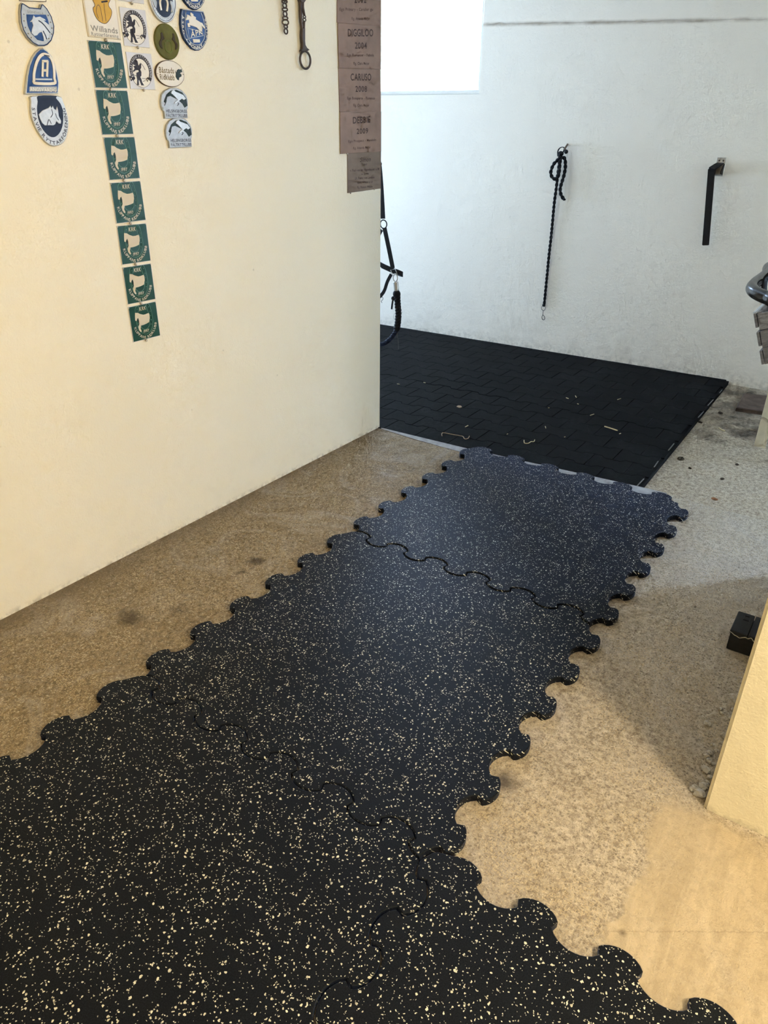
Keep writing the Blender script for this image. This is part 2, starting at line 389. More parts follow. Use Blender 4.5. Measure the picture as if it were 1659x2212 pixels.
# ------------------------------------------------------------------ the setting
def struct(name, o_mesh, mat): return tag(link(name, o_mesh, mat), kind='structure')
def quad_wall(name, p0, p1, t, z0, z1, mat, holes=()):
    """vertical wall from p0 to p1 (inner face), thickness t to the right of p0->p1; holes = (s0, s1, z0, z1)"""
    a, b = Vector((*p0, 0)), Vector((*p1, 0)); d = (b - a); L = d.length; d.normalize(); n = Vector((d.y, -d.x, 0))
    Mx = Matrix(((d.x, n.x, 0, a.x), (d.y, n.y, 0, a.y), (0, 0, 1, 0), (0, 0, 0, 1)))
    bm = bmesh.new(); xs = sorted({0, L, *[v for h in holes for v in h[:2]]}); zs = sorted({z0, z1, *[v for h in holes for v in h[2:]]})
    solid = lambda i, k: 0 <= i < len(xs) - 1 and 0 <= k < len(zs) - 1 and not any(h[0] <= xs[i] and xs[i + 1] <= h[1] and h[2] <= zs[k] and zs[k + 1] <= h[3] for h in holes)
    V = {}
    def v(i, k, s):
        if (i, k, s) not in V: V[(i, k, s)] = bm.verts.new((xs[i], s * t, zs[k]))
        return V[(i, k, s)]
    for i in range(len(xs) - 1):
        for k in range(len(zs) - 1):
            if not solid(i, k): continue
            for s in (0, 1): bm.faces.new((v(i, k, s), v(i + 1, k, s), v(i + 1, k + 1, s), v(i, k + 1, s)))
            if not solid(i - 1, k): bm.faces.new((v(i, k, 0), v(i, k, 1), v(i, k + 1, 1), v(i, k + 1, 0)))
            if not solid(i + 1, k): bm.faces.new((v(i + 1, k, 0), v(i + 1, k, 1), v(i + 1, k + 1, 1), v(i + 1, k + 1, 0)))
            if not solid(i, k - 1): bm.faces.new((v(i, k, 0), v(i + 1, k, 0), v(i + 1, k, 1), v(i, k, 1)))
            if not solid(i, k + 1): bm.faces.new((v(i, k + 1, 0), v(i + 1, k + 1, 0), v(i + 1, k + 1, 1), v(i, k + 1, 1)))
    bm.transform(Mx)
    return struct(name, mesh(bm), mat)

HC = 2.55; ZB = -0.028
# the near floor ends in a low step; the far floor lies 28 mm lower
STEP = [(-4.3, -0.16), (-0.70, -0.06)] + [tuple(on_z(*p).xy) for p in ((823, 924.5), (907, 945), (1001, 967.5), (1122, 994.5), (1385, 1053), (1440, 1066), (1550, 1098), (1659, 1125))] + [(3.7, 0.12)]
bm = bmesh.new(); slab(bm, [(-4.3, -5.0), (3.7, -5.0)] + STEP[::-1], -0.12, 0.0, 0.002)
slab(bm, [(-4.3, -0.4), (3.7, -0.4), (3.7, 2.3), (-4.3, 2.3)], -0.12, ZB)
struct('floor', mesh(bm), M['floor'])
struct('ceiling', mesh(bbox(bmesh.new(), -4.3, -5.0, HC, 3.7, 2.2, HC + 0.1)), M['ceiling'])
# partition on the near side of the passage; its far end is free
bm = bmesh.new()
A = LW_P + LW_S * 0.0; B = LW_P + LW_S * -4.9
for z in (0, HC):
    pass
pts = [(A.x, A.y), (A.x - 0.14, A.y + 0.002), (B.x - 0.14, B.y), (B.x, B.y)]
slab(bm, pts, 0, HC)
# slightly rounded free edge
be = [e for e in bm.edges if all(abs(v.co.x - A.x) < 1e-4 and abs(v.co.y - A.y) < 1e-4 for v in e.verts)]
bmesh.ops.bevel(bm, geom=be, offset=0.006, segments=3, affect='EDGES')
struct('wall_left', mesh(bm), M['wall'])
# back wall with the window; the plaster above the ledge stands a little proud
def bw_xy(s, n=0.0): p = BW_P + BW_S * s + BW_N * n; return (p.x, p.y)
S0, S1 = -4.3, 3.3
WIN = (-2.10, BW(1037, 100)[0] + 0.012, BW(1000, 204)[1], 2.14)
quad_wall('wall_back', bw_xy(S1), bw_xy(S0), 0.28, ZB, HC, M['wall_back'], [(S1 - WIN[1], S1 - WIN[0], WIN[2], WIN[3])])
bm = bmesh.new(); rag = random.Random(3); top = []; bot = []
for i in range(121):
    s = WIN[1] + 0.002 + (S1 - WIN[1]) * i / 120
    bot.append((s, C0 + CK * s + 0.005 * (noise.noise(Vector((s * 9, 0, 0))) + noise.noise(Vector((s * 31, 3, 0))))))
bot.append((S1, HC)); bot.append((WIN[1] + 0.002, HC))
slab(bm, bot, -0.002, 0.007, 0.004); bm.transform(BW_M)
led = struct('trim_1', mesh(bm), M['wall_back'])
# wall block beside the doorway
BLK = (1.431, -1.531, 3.6, -0.30)
bm = bbox(bmesh.new(), BLK[0], BLK[1], 0, BLK[2], BLK[3], HC)
be = [e for e in bm.edges if all(abs(v.co.x - BLK[0]) < 1e-4 and abs(v.co.y - BLK[1]) < 1e-4 for v in e.verts)]
bmesh.ops.bevel(bm, geom=be, offset=0.007, segments=3, affect='EDGES')
struct('wall_right', mesh(bm), M['wall'])
# the rest of the shell, out of the picture
quad_wall('wall_front', (-0.75, -4.9), (3.6, -4.9), 0.1, 0, HC, M['wall'])
quad_wall('wall_lamp_side', (3.6, -4.9), (3.6, 2.0), 0.1, ZB, HC, M['wall'])
quad_wall('wall_far_left', (-4.0, 1.8), (-4.0, -0.16), 0.14, ZB, HC, M['wall'], [(0.20, 1.66, 0.62, 1.28)])
quad_wall('wall_passage', (-4.1, -0.02), (-0.68, -0.02), 0.14, ZB, HC, M['wall'])

def window(name, Mx, s0, s1, z0, z1, depth, bars):
    """frame and panes set into an opening; local x along the wall, y up, z towards the room"""
    e = empty(name, Mx, 'x', 'x'); del e['label']; del e['category']; e['kind'] = 'structure'
    w = 0.026
    for nm, q in (('frame_rail', (s0, z0, s1, z0 + w)), ('frame_rail', (s0, z1 - w, s1, z1)), ('frame_stile', (s0, z0 + w, s0 + w, z1 - w)), ('frame_stile', (s1 - w, z0 + w, s1, z1 - w))):
        box_obj(nm, (q[0], q[1], depth - 0.04), (q[2], q[3], depth), M['frame'], e, 0.003)
    xs = [s0 + w] + [s0 + (s1 - s0) * (i + 1) / (bars + 1) for i in range(bars)] + [s1 - w]
    for x in xs[1:-1]: box_obj('glazing_bar', (x - 0.012, z0 + w, depth - 0.035), (x + 0.012, z1 - w, depth - 0.005), M['frame'], e, 0.003)
    for a, b in zip(xs, xs[1:]): box_obj('pane', (a, z0 + w, depth - 0.022), (b, z1 - w, depth - 0.018), M['glass'], e)
    return e
window('window_1', BW_M, WIN[0], WIN[1], WIN[2], WIN[3], -0.03, 0)
FL_M = frame(Vector((0, 1, 0)), Vector((1, 0, 0)), Vector((-4.0, 0, 0)))
window('window_2', FL_M, 0.14, 1.60, 0.62, 1.28, -0.06, 1)
# worn strip in the floor where the rubber paving starts
bm = bmesh.new()
up_ = [on_z(*p).xy for p in ((823, 924.5), (907, 945), (1001, 967.5), (1122, 994.5), (1385, 1053), (1440, 1066))]
lo_ = [on_z(*p).xy for p in ((823, 927), (907, 953), (1001, 978.5), (1122, 1009), (1385, 1070), (1440, 1083))]
slab(bm, [tuple(p) for p in lo_] + [tuple(p + Vector((0, 0.001))) for p in up_[::-1]], 0.0, 0.0022, 0.0008)
struct('trim_2', mesh(bm), M['strip'])

# ------------------------------------------------------------------ interlocking floor mats
P6 = 1 / 6.0
def profile(c, lo, hi):
    """tabs (positive) and sockets of one edge in periods; c: centre of the tabs"""
    a, h0, h1 = 0.272, 0.055, 0.178
    R = (a * a + (h1 - h0) ** 2) / (2 * (h1 - h0)); out = []
    k = math.floor(lo) - 2
    while k < hi + 2:
        for cc, sg in ((k + c, 1), (k + c + 0.5, -1)):
            for i in range(11):
                x = -a + 2 * a * i / 10
                y = math.sqrt(max(0, R * R - x * x)) - (R - h1)
                if i in (0, 10): x *= 0.985; y -= 0.004
                out.append((cc + x, sg * y))
        k += 1
    return [p for p in out if lo <= p[0] <= hi]
def cross(a, b, c, d):
    r = (b[0] - a[0], b[1] - a[1]); s = (d[0] - c[0], d[1] - c[1]); den = r[0] * s[1] - r[1] * s[0]
    if abs(den) < 1e-12: return None
    t = ((c[0] - a[0]) * s[1] - (c[1] - a[1]) * s[0]) / den; u = ((c[0] - a[0]) * r[1] - (c[1] - a[1]) * r[0]) / den
    return (a[0] + r[0] * t, a[1] + r[1] * t) if 0 <= t <= 1 and 0 <= u <= 1 else None
def join(A, B, corner):
    best = None
    for i in range(len(A) - 1):
        for j in range(len(B) - 1):
            p = cross(A[i], A[i + 1], B[j], B[j + 1])
            if p:
                if math.hypot(p[0] - corner[0], p[1] - corner[1]) < 0.6 and (best is None or i < best[0]): best = (i, j, p)
    if best is None: return A, B
    i, j, p = best
    return A[:i + 1] + [p], [p] + B[j + 1:]
def mat_outline(left_c=0.42, left_lo=0.148, top_lo=0.068, fill=()):
    top = [(t, -h) for t, h in profile(0.34, top_lo - 0.004, 6.5)]
    right = [(6 + h, t) for t, h in profile(0.66, -0.4, 6.5)]
    bottom = [(t, 6 - h) for t, h in profile(0.34, -0.4, 6.5)][::-1]
    left = [(-h, t) for t, h in profile(left_c, left_lo, 6.4)][::-1]
    while top[0][1] > 0: top.pop(0)
    while left[-1][0] > 0: left.pop()
    top, right = join(top, right, (6, 0)); right, bottom = join(right, bottom, (6, 6)); bottom, left = join(bottom, left, (0, 6))
    pts = top + right[1:] + bottom[1:] + left[1:] + list(fill)
    return [(u * P6, -v * P6) for u, v in pts]
MT = 0.020
def mat_mesh(outline):
    pts = outline
    if area2(pts) < 0: pts = pts[::-1]
    bm = bmesh.new(); slab(bm, inset(pts, 0.0023), 0.0005, MT, 0.0018)
    return mesh(bm, 'mat')
std = mat_mesh(mat_outline()); dmesh = mat_mesh(mat_outline(0.16, 0.12, 0.09, ((-0.135, 0.08), (-0.105, 0.0), (-0.05, -0.055), (0.05, -0.085))))
GRP = 'speckled interlocking rubber mats'
for nm, me, loc, rz, lab in (
    ('puzzle_mat', std, (0, 0, 0.0022), 0, 'speckled rubber puzzle mat with bluish sheen, farthest one, touching the paved black mat'),
    ('puzzle_mat', std, (0.0, -1.0, 0), 0, 'second speckled rubber puzzle mat from the back, between two other mats in a row'),
    ('puzzle_mat', std, (0.0, -2.0, 0), 0, 'large near speckled rubber puzzle mat filling the lower left corner'),
    ('puzzle_mat', dmesh, (1.0, -2.0, -0.0012), 0, 'speckled rubber puzzle mat at bottom right, beside the bare screed floor')):
    o = link(nm, me, M['rubber'] if not me.materials else None); o.location = loc; o.rotation_euler.z = rz
    tag(o, lab, 'floor mat', GRP)

# ------------------------------------------------------------------ black rubber paving
SH = 0.045
def pave(name, y0, rows, row_h, label, last=None):
    e = empty(name, (0, 0, 0), label, 'floor mat', 'black rubber paving mats')
    x0, x1 = -1.84, 0.80; amp = 0.011; gap = 0.0011
    def sh(x, y):
        y = y + SH * x; x = x - 0.0125 * y * max(0, x) / 0.8
        return (CAM.x + (x - CAM.x) * 1.0205, CAM.y + (y - CAM.y) * 1.0205)
    ytop = y0 + rows * row_h if last is None else last
    def wave(x, r):
        """height of the joint under row r at x: bone-shaped pavers"""
        if r == 0 and last is None: return -0.0018 + 0.0218 * x
        if last is not None and r == rows: return 0.0
        ph = ((x - 0.155) / 0.18 + (0.5 if r % 2 else 0.0)) % 1.0
        d = min(ph, 1 - ph)
        return amp * max(-1, min(1, (0.25 - d) / 0.055))
    def outline(xa, xb, r):
        ya, yb = y0 + r * row_h, (y0 + (r + 1) * row_h if not (last is not None and r == rows - 1) else last)
        xs = sorted({xa, xb, *[x for k in range(-80, 80) for x in (0.155 + 0.045 * (k + 0.0) + 0.0099 * q for q in (-1, 1)) if xa < x < xb]})
        lo = [(x, ya + wave(x, r)) for x in xs]; hi = [(x, yb + wave(x, r + 1)) for x in xs]
        return [sh(*p) for p in lo + hi[::-1]]
    # base sheet
    xs = [x0 + (x1 - x0) * i / 176 for i in range(177)]
    bm = bmesh.new(); slab(bm, [sh(x, y0 + wave(x, 0) - 0.0) for x in xs] + [sh(x, ytop + wave(x, rows)) for x in xs[::-1]], ZB, -0.0045, 0.002)
    link('base_sheet', mesh(bm), M['black_rubber'], e)
    rr = random.Random(len(name) + rows)
    for r in range(rows):
        off = 0.155 if r % 2 else 0.245
        k0 = math.floor((x0 - off) / 0.18)
        k = k0
        while off + 0.18 * k < x1:
            xa, xb = max(x0, off + 0.18 * k), min(x1, off + 0.18 * (k + 1)); k += 1
            if xb - xa < 0.02: continue
            bm = bmesh.new(); slab(bm, inset(outline(xa, xb, r), gap), -0.006, 0.0015 + rr.uniform(-0.0006, 0.0006), 0.0013)
            link('paver', mesh(bm), M['black_rubber'], e)
    return e
pave('paving_mat', -0.045, 6, 0.125, 'worn black rubber mat with brick-pattern joints, nearer one, next to the grey strip')
pave('paving_mat', 0.7095, 9, 0.1245, 'worn black rubber mat with brick-pattern joints along the foot of the white wall', last=1.752)

# ------------------------------------------------------------------ ceiling lamp of the near room (behind the camera)
def lamp():
    e = empty('ceiling_lamp', (LAMP_POS[0], LAMP_POS[1], HC), 'round white ceiling lamp with warm bulb above the near room', 'lamp')
    bm = bmesh.new()
    bmesh.ops.create_cone(bm, cap_ends=True, segments=32, radius1=0.12, radius2=0.12, depth=0.03, matrix=Matrix.Translation((0, 0, -0.015)))
    link('base', mesh(bm), M['frame'], e)
    bm = bmesh.new(); tube(bm, [(0, 0, -0.03), (0, 0, LAMP_POS[2] - HC + 0.11)], 0.008); link('cord', mesh(bm, smooth=True), M['frame'], e)
    t = NT('lamp_glow'); t.b.inputs['Base Color'].default_value = (1, 0.9, 0.75, 1); t.b.inputs['Emission Color'].default_value = (*LAMP_COL, 1); t.b.inputs['Emission Strength'].default_value = 8
    bm = bmesh.new(); ball(bm, (0, 0, LAMP_POS[2] - HC), 0.05, u=20, v=14); link('bulb', mesh(bm, smooth=True), t.m, e).visible_shadow = True
    d = bpy.data.lights.new('warm_bulb', 'POINT'); d.energy = LAMP_WATT; d.color = LAMP_COL; d.shadow_soft_size = 0.11
    o = bpy.data.objects.new('warm_bulb', d); COL.objects.link(o); o.location = LAMP_POS
lamp()

# ================================================================== things on the walls
M['silver'] = paint('cast_aluminium', (0.50, 0.50, 0.48), 0.42, 0.35, 0.10, 90, 0.15)
M['silver_dull'] = paint('dull_aluminium', (0.40, 0.42, 0.43), 0.5, 0.3, 0.12, 90, 0.2)
M['blue'] = paint('blue_enamel', (0.020, 0.070, 0.235), 0.35, 0, 0.10, 50)
M['blue_mid'] = paint('deep_blue_enamel', (0.013, 0.034, 0.105), 0.35, 0, 0.10, 50)
M['navy'] = paint('navy_enamel', (0.010, 0.016, 0.040), 0.4, 0, 0.10, 50)
M['green'] = paint('green_enamel', (0.0045, 0.052, 0.030), 0.35, 0, 0.05, 40)
M['green_line'] = paint('pale_green_print', (0.13, 0.27, 0.20), 0.45)
M['cream'] = paint('cream_print', (0.62, 0.55, 0.42), 0.45, 0, 0.03)
M['white'] = paint('white_enamel', (0.74, 0.71, 0.64), 0.4, 0, 0.03)
M['plate_white'] = paint('greyish_plate', (0.58, 0.58, 0.60), 0.3, 0, 0.03)
M['ink'] = paint('dark_print', (0.035, 0.033, 0.045), 0.5)
M['grey_ink'] = paint('grey_print', (0.24, 0.24, 0.22), 0.5)
M['ochre'] = paint('ochre_print', (0.55, 0.33, 0.045), 0.45, 0, 0.06)
M['edge_brown'] = paint('brown_edge', (0.10, 0.07, 0.05), 0.5)
M['olive'] = paint('olive_weathered', (0.105, 0.105, 0.022), 0.6, 0, 0.25, 30, 0.2)
M['olive_dark'] = paint('olive_relief', (0.045, 0.032, 0.014), 0.6, 0, 0.2, 30)
M['olive_light'] = paint('olive_relief_light', (0.095, 0.13, 0.022), 0.6, 0, 0.2, 30)
M['dark_green'] = paint('dark_green_print', (0.013, 0.026, 0.020), 0.45)
M['bronze'] = paint('bronze_plate', (0.225, 0.140, 0.100), 0.42, 0.2, 0.12, 12, 0.05)
M['bronze2'] = paint('bronze_plate_dull', (0.165, 0.115, 0.080), 0.45, 0.2, 0.12, 12, 0.05)
M['engrave'] = paint('engraved_letters', (0.060, 0.038, 0.032), 0.6)
M['engrave_faint'] = paint('faint_engraving', (0.085, 0.050, 0.034), 0.6)
M['pin'] = paint('steel_pin', (0.55, 0.52, 0.47), 0.3, 0.8, 0.1)
M['iron'] = paint('old_iron', (0.075, 0.058, 0.052), 0.45, 0.55, 0.25, 70, 0.2)
M['black_cloth'] = paint('black_webbing', (0.010, 0.010, 0.012), 0.7, 0, 0.3, 300, 0.4)
M['blue_rope'] = paint('dark_blue_rope', (0.010, 0.016, 0.040), 0.6, 0, 0.3, 200, 0.4)
M['black_metal'] = paint('black_powder_coat', (0.010, 0.010, 0.011), 0.45, 0.0, 0.2, 120, 0.1)
M['steel'] = paint('zinc_steel', (0.48, 0.47, 0.44), 0.4, 0.6, 0.15, 60, 0.1)

GLY = {}
def glyph(ch):
    if ch not in GLY:
        cu = bpy.data.curves.new('glyph', 'FONT'); cu.body = ch; cu.resolution_u = 3; cu.offset = 0.016
        o = bpy.data.objects.new('glyph', cu); COL.objects.link(o); bpy.context.view_layer.update()
        ev = o.evaluated_get(bpy.context.evaluated_depsgraph_get()); me = ev.to_mesh()
        v = [(p.co.x, p.co.y) for p in me.vertices]; f = [tuple(p.vertices) for p in me.polygons]
        ev.to_mesh_clear(); bpy.data.objects.remove(o); bpy.data.curves.remove(cu)
        x0 = min((p[0] for p in v), default=0); x1 = max((p[0] for p in v), default=0.25)
        GLY[ch] = ([(a - x0, b) for a, b in v], f, x1 - x0)
    return GLY[ch]
CAP = max(p[1] for p in glyph('H')[0])
def put_glyph(bm, ch, z, T):
    v, f, w = glyph(ch); vs = [bm.verts.new((*T(a, b), z)) for a, b in v]
    for q in f:
        try: bm.faces.new([vs[i] for i in q])
        except ValueError: pass
def advance(ch, gap): return (0.30 if ch == ' ' else glyph(ch)[2]) + gap
def text_line(bm, s, x0, x1, y, h, z, slant=0.0, rise=0.0, gap=0.10):
    """one line of print between x0 and x1, base line y, cap height h; rise: climb of the line end"""
    tot = sum(advance(c, gap) for c in s) - gap; kx = (x1 - x0) / tot; ky = h / CAP; x = 0
    for c in s:
        if c != ' ': put_glyph(bm, c, z, lambda a, b, x=x: (x0 + kx * (x + a) + slant * b * ky, y + ky * b + rise * (x + a) / tot))
        x += advance(c, gap)
def text_path(bm, s, pts, h, z, k=1.0, gap=0.12):
    """print along a path, letters standing on its left side"""
    P = [Vector(p) for p in catmull(pts, 8)]; L = [0]
    for a, b in zip(P, P[1:]): L.append(L[-1] + (b - a).length)
    tot = sum(advance(c, gap) for c in s) - gap; ky = h / CAP; kx = L[-1] / tot
    def at(d):
        d = max(0, min(L[-1] - 1e-9, d)); i = max(j for j in range(len(L)) if L[j] <= d); i = min(i, len(P) - 2)
        t = (P[i + 1] - P[i]).normalized(); return P[i] + t * (d - L[i]), t
    x = 0
    for c in s:
        if c != ' ':
            w = glyph(c)[2]; p, t = at((x + w / 2) * kx); n = Vector((-t.y, t.x))
            put_glyph(bm, c, z, lambda a, b: tuple(p + t * ((a - w / 2) * kx * k) + n * (b * ky)))
        x += advance(c, gap)

class Badge:
    """a flat thing fixed to the partition; pts are traced points turned into wall metres"""
    def __init__(s, name, label, cat, base, group=None, wall=LW_M, rot=0.0):
        s.c = base; s.e = empty(name, wall @ Matrix.Translation((base[0], base[1], 0)) @ Matrix.Rotation(rot, 4, 'Z'), label, cat, group)
    def loc(s, pts): return [(p[0] - s.c[0], p[1] - s.c[1]) for p in pts]
    def plate(s, nm, pts, z0, z1, mat, rim=0.0006, smooth=0, parent=None, label=None):
        q = s.loc(pts)
        if smooth: q = [tuple(v) for v in catmull([Vector(p) for p in q], smooth, True)]
        bm = slab(bmesh.new(), q, z0, z1, rim); o = link(nm, mesh(bm), mat, parent or s.e)
        if label: o['label'] = label
        return o
    def lines(s, nm, strokes, w, z0, z1, mat, parent=None, smooth=5, closed=False):
        bm = bmesh.new()
        for st in strokes:
            q = [Vector(p) for p in s.loc(st)]
            if smooth and len(q) > 2: q = catmull(q, smooth, closed)
            stroke(bm, [tuple(v) for v in q], w, z0, z1, closed=closed)
        return link(nm, mesh(bm), mat, parent or s.e)
    def print(s, nm, mat, fn, parent=None):
        bm = bmesh.new(); fn(bm); me = mesh(bm)
        for p in me.polygons:
            if p.normal.z < 0: p.flip()
        o = link(nm, me, mat, parent or s.e); o['kind'] = 'stuff'; return o
    def pin(s, p, r=0.0045, z=0.004):
        bm = bmesh.new(); q = s.loc([p])[0]; ball(bm, (q[0], q[1], z + r * 0.5), r); return link('pin', mesh(bm, smooth=True), M['pin'], s.e)
def tr(off, sc): return lambda pts: [LW(off[0] + x / sc, off[1] + y / sc) for x, y in pts]
qa = tr((20, 0), 6.70); qb = tr((180, 0), 7.371); qc = tr((260, 0), 6.705); qd = tr((700, 0), 9.614); qe = tr((700, 220), 10.536); qf = tr((590, 0), 13.01); qg = tr((180, 340), 5.267)
qk = tr((270, 20), 23.7); qs = tr((380, 0), 19.24); qh = tr((310, 0), 22.12); qo = tr((325, 130), 20.74); qv = tr((330, 45), 24.58); qt = tr((735, 300), 18.43)
def mid(pts): return (sum(p[0] for p in pts) / len(pts), sum(p[1] for p in pts) / len(pts))
def ell(c, rx, ry, n=40, a=0.0): return [(c[0] + rx * math.cos(2 * math.pi * i / n) * math.cos(a) - ry * math.sin(2 * math.pi * i / n) * math.sin(a), c[1] + rx * math.cos(2 * math.pi * i / n) * math.sin(a) + ry * math.sin(2 * math.pi * i / n) * math.cos(a)) for i in range(n)]
def ell_fit(L, R, T, B):
    """ellipse on the wall through traced extreme points"""
    l, r, t, b = qc([L, R, T, B]); c = ((l[0] + r[0]) / 2, (t[1] + b[1]) / 2); return c, abs(r[0] - l[0]) / 2, abs(t[1] - b[1]) / 2

# --- horseshoe badge with blue field and horse head
o_ = qa([(135, 70), (160, 42), (195, 60), (265, 105), (415, 122), (428, 65), (460, 60), (520, 120), (590, 240), (630, 380), (625, 480), (590, 590), (530, 655), (480, 672), (385, 672), (310, 632), (230, 550), (165, 440), (133, 320), (125, 180)])
b = Badge('horse_badge', 'silver horseshoe badge with a horse head on blue, above the blue arched badge', 'badge', mid(o_))
b.plate('plate', o_, 0.0005, 0.009, M['silver_dull'], 0.002)
b.lines('border', [qa([(150, 75), (165, 58), (195, 75), (262, 118), (425, 134), (440, 78), (458, 74), (512, 130), (578, 245), (616, 380), (611, 478), (577, 580), (520, 640), (478, 657), (390, 657), (318, 618), (242, 540), (180, 435), (148, 318), (140, 180)])], 0.0022, 0.008, 0.0096, M['blue_mid'], smooth=0, closed=True)
f = b.plate('field', qa([(218, 212), (500, 216), (532, 290), (548, 370), (558, 470), (520, 575), (460, 600), (380, 580), (290, 490), (240, 380), (222, 290)]), 0.008, 0.0097, M['blue'], 0.0004)
b.plate('horse_head', qa([(265, 325), (300, 280), (318, 222), (345, 255), (410, 243), (480, 280), (500, 305), (462, 298), (545, 365), (560, 470), (520, 578), (470, 596), (462, 540), (440, 468), (400, 480), (370, 515), (330, 525), (288, 480), (295, 430), (312, 370), (296, 320)]), 0.0095, 0.0108, M['silver'], 0.0006)
b.lines('mane_line', [qa([(388, 300), (450, 345), (520, 430), (556, 480)]), qa([(455, 450), (490, 520), (508, 572)])], 0.0026, 0.0100, 0.0113, M['navy'])
b.print('lettering', M['grey_ink'], lambda bm: (lambda q: text_line(bm, 'SONDALA', q[0][0], q[1][0], q[0][1], 0.0052, 0.0095))(b.loc(qa([(235, 190), (468, 196)]))))
bm = bmesh.new()
for p in b.loc(qa([(183, 210), (185, 305), (205, 400), (245, 487), (290, 545), (535, 225), (570, 325), (588, 410), (583, 495), (545, 560)])): ball(bm, (p[0], p[1], 0.0091), 0.0017, u=8, v=6)
link('nail_marks', mesh(bm), M['grey_ink'], b.e)['kind'] = 'stuff'

# --- blue arched badge with stirrup and letter
o_ = qa([(203, 1368), (690, 1360), (702, 1200), (682, 1080), (640, 920), (592, 810), (530, 735), (470, 695), (420, 705), (360, 755), (308, 830), (260, 950), (230, 1100), (213, 1250)])
b = Badge('stirrup_badge', 'blue arched badge with a white stirrup and letter A, middle of its column', 'badge', mid(o_))
b.plate('plate', o_, 0.0005, 0.008, M['silver'], 0.002)
b.plate('field', qa([(228, 1345), (672, 1340), (684, 1200), (664, 1085), (624, 928), (578, 822), (522, 752), (468, 715), (426, 722), (372, 768), (324, 840), (278, 955), (250, 1100), (236, 1250)]), 0.007, 0.0085, M['blue'], 0.0004)
st = b.lines('stirrup', [qa([(328, 1170), (330, 1060), (358, 930), (402, 835), (450, 792), (500, 790), (556, 822), (600, 905), (620, 1020), (622, 1130), (618, 1208), (350, 1206), (328, 1170)])], 0.0068, 0.008, 0.0102, M['white'], smooth=4)
b.lines('tread', [qa([(350, 1148), (590, 1150)])], 0.0036, 0.008, 0.0100, M['silver'], smooth=0)
b.lines('slot', [qa([(470, 800), (550, 815)])], 0.0022, 0.0098, 0.0106, M['navy'], smooth=0)
b.lines('letter', [qa([(453, 1112), (458, 880)]), qa([(447, 886), (534, 886)]), qa([(526, 880), (518, 1112)]), qa([(455, 1020), (520, 1020)])], 0.0055, 0.008, 0.0098, M['white'], smooth=0)
b.plate('name_strip', qa([(265, 1255), (660, 1252), (665, 1322), (262, 1326)]), 0.0082, 0.0094, M['silver_dull'], 0.0004)
b.print('lettering', M['white'], lambda bm: (lambda q: text_line(bm, 'ÄNGSVÄRDIG', q[0][0], q[1][0], q[0][1], 0.0085, 0.0097))(b.loc(qa([(275, 1318), (650, 1312)]))))

# --- dark blue horseshoe-shaped badge with ring lettering
o_ = qa([(310, 1388), (690, 1386), (762, 1470), (820, 1640), (840, 1790), (820, 1950), (760, 2070), (660, 2115), (590, 2110), (500, 2050), (400, 1920), (320, 1750), (287, 1600), (290, 1470)])
b = Badge('horse_badge', 'dark blue horseshoe badge with lettered silver rim, lowest of its column', 'badge', mid(o_))
b.plate('plate', o_, 0.0005, 0.007, M['silver'], 0.002, 3)
b.plate('field', qa([(398, 1388), (655, 1388), (655, 1420), (720, 1505), (755, 1620), (755, 1780), (720, 1900), (660, 1970), (600, 1985), (530, 1950), (450, 1850), (400, 1720), (380, 1580), (390, 1470)]), 0.0062, 0.0078, M['navy'], 0.0004, 3)
b.plate('horse_head', qa([(400, 1655), (450, 1600), (540, 1562), (572, 1528), (580, 1568), (604, 1530), (620, 1572), (650, 1592), (665, 1535), (682, 1600), (692, 1680), (725, 1750), (722, 1790), (690, 1788), (655, 1755), (640, 1800), (610, 1815), (560, 1812), (490, 1815), (450, 1780), (420, 1720)]), 0.0076, 0.0090, M['silver'], 0.0008)
b.lines('head_lines', [qa([(585, 1580), (600, 1650), (570, 1700)]), qa([(520, 1810), (545, 1730), (580, 1790)]), qa([(640, 1640), (660, 1700), (690, 1740)])], 0.0018, 0.0085, 0.0094, M['ink'])
b.print('lettering', M['ink'], lambda bm: text_path(bm, 'STAVIE RYTTARFÖRENING', b.loc(qa([(303, 1555), (330, 1720), (398, 1880), (480, 1998), (570, 2078), (660, 2090), (745, 2040), (802, 1940), (822, 1790), (806, 1660), (778, 1560)])), 0.0088, 0.0074, 0.92))

# --- plate above the horseshoe badge, cut off by the picture's top
o_ = [LW(34, -62), LW(97, -60), LW(97, 4), LW(40, 2)]
b = Badge('wall_plate', 'cream plate at the very top, above the silver horseshoe badge', 'plate', mid(o_))
b.plate('plate', o_, 0.0005, 0.005, M['white'], 0.001); b.lines('border', [o_], 0.0018, 0.0044, 0.0054, M['edge_brown'], smooth=0, closed=True)

# --- white plate with the yellow violin
tl, tr_, br, bl = LW(170, -95), LW(246, -95), LW(261, 83.5), LW(190, 82)
bl = (LW(190, 82)[0], LW(225, 83)[1]); br = (LW(260, 83)[0], bl[1]); tl = (bl[0], bl[1] + 0.185); tr_ = (br[0], tl[1])
b = Badge('club_plate', 'white plate with a yellow violin and grey lettering, on top of the green signs', 'sign', mid([tl, br]))
b.plate('plate', [tl, tr_, br, bl], 0.0005, 0.003, M['cream'], 0.0008)
i_ = 0.004
b.plate('face', [(tl[0] + i_, tl[1] - i_), (tr_[0] - i_, tr_[1] - i_), (br[0] - i_, br[1] + i_), (bl[0] + i_, bl[1] + i_)], 0.0025, 0.0036, M['white'], 0.0003)
vio = qb([(130, 0), (162, 60), (166, 100), (142, 125), (150, 190), (190, 280), (240, 340), (310, 376), (360, 365), (410, 300), (436, 220), (430, 160), (396, 110), (386, 60), (412, 0), (415, -60), (370, -110), (290, -130), (200, -115), (140, -60)])
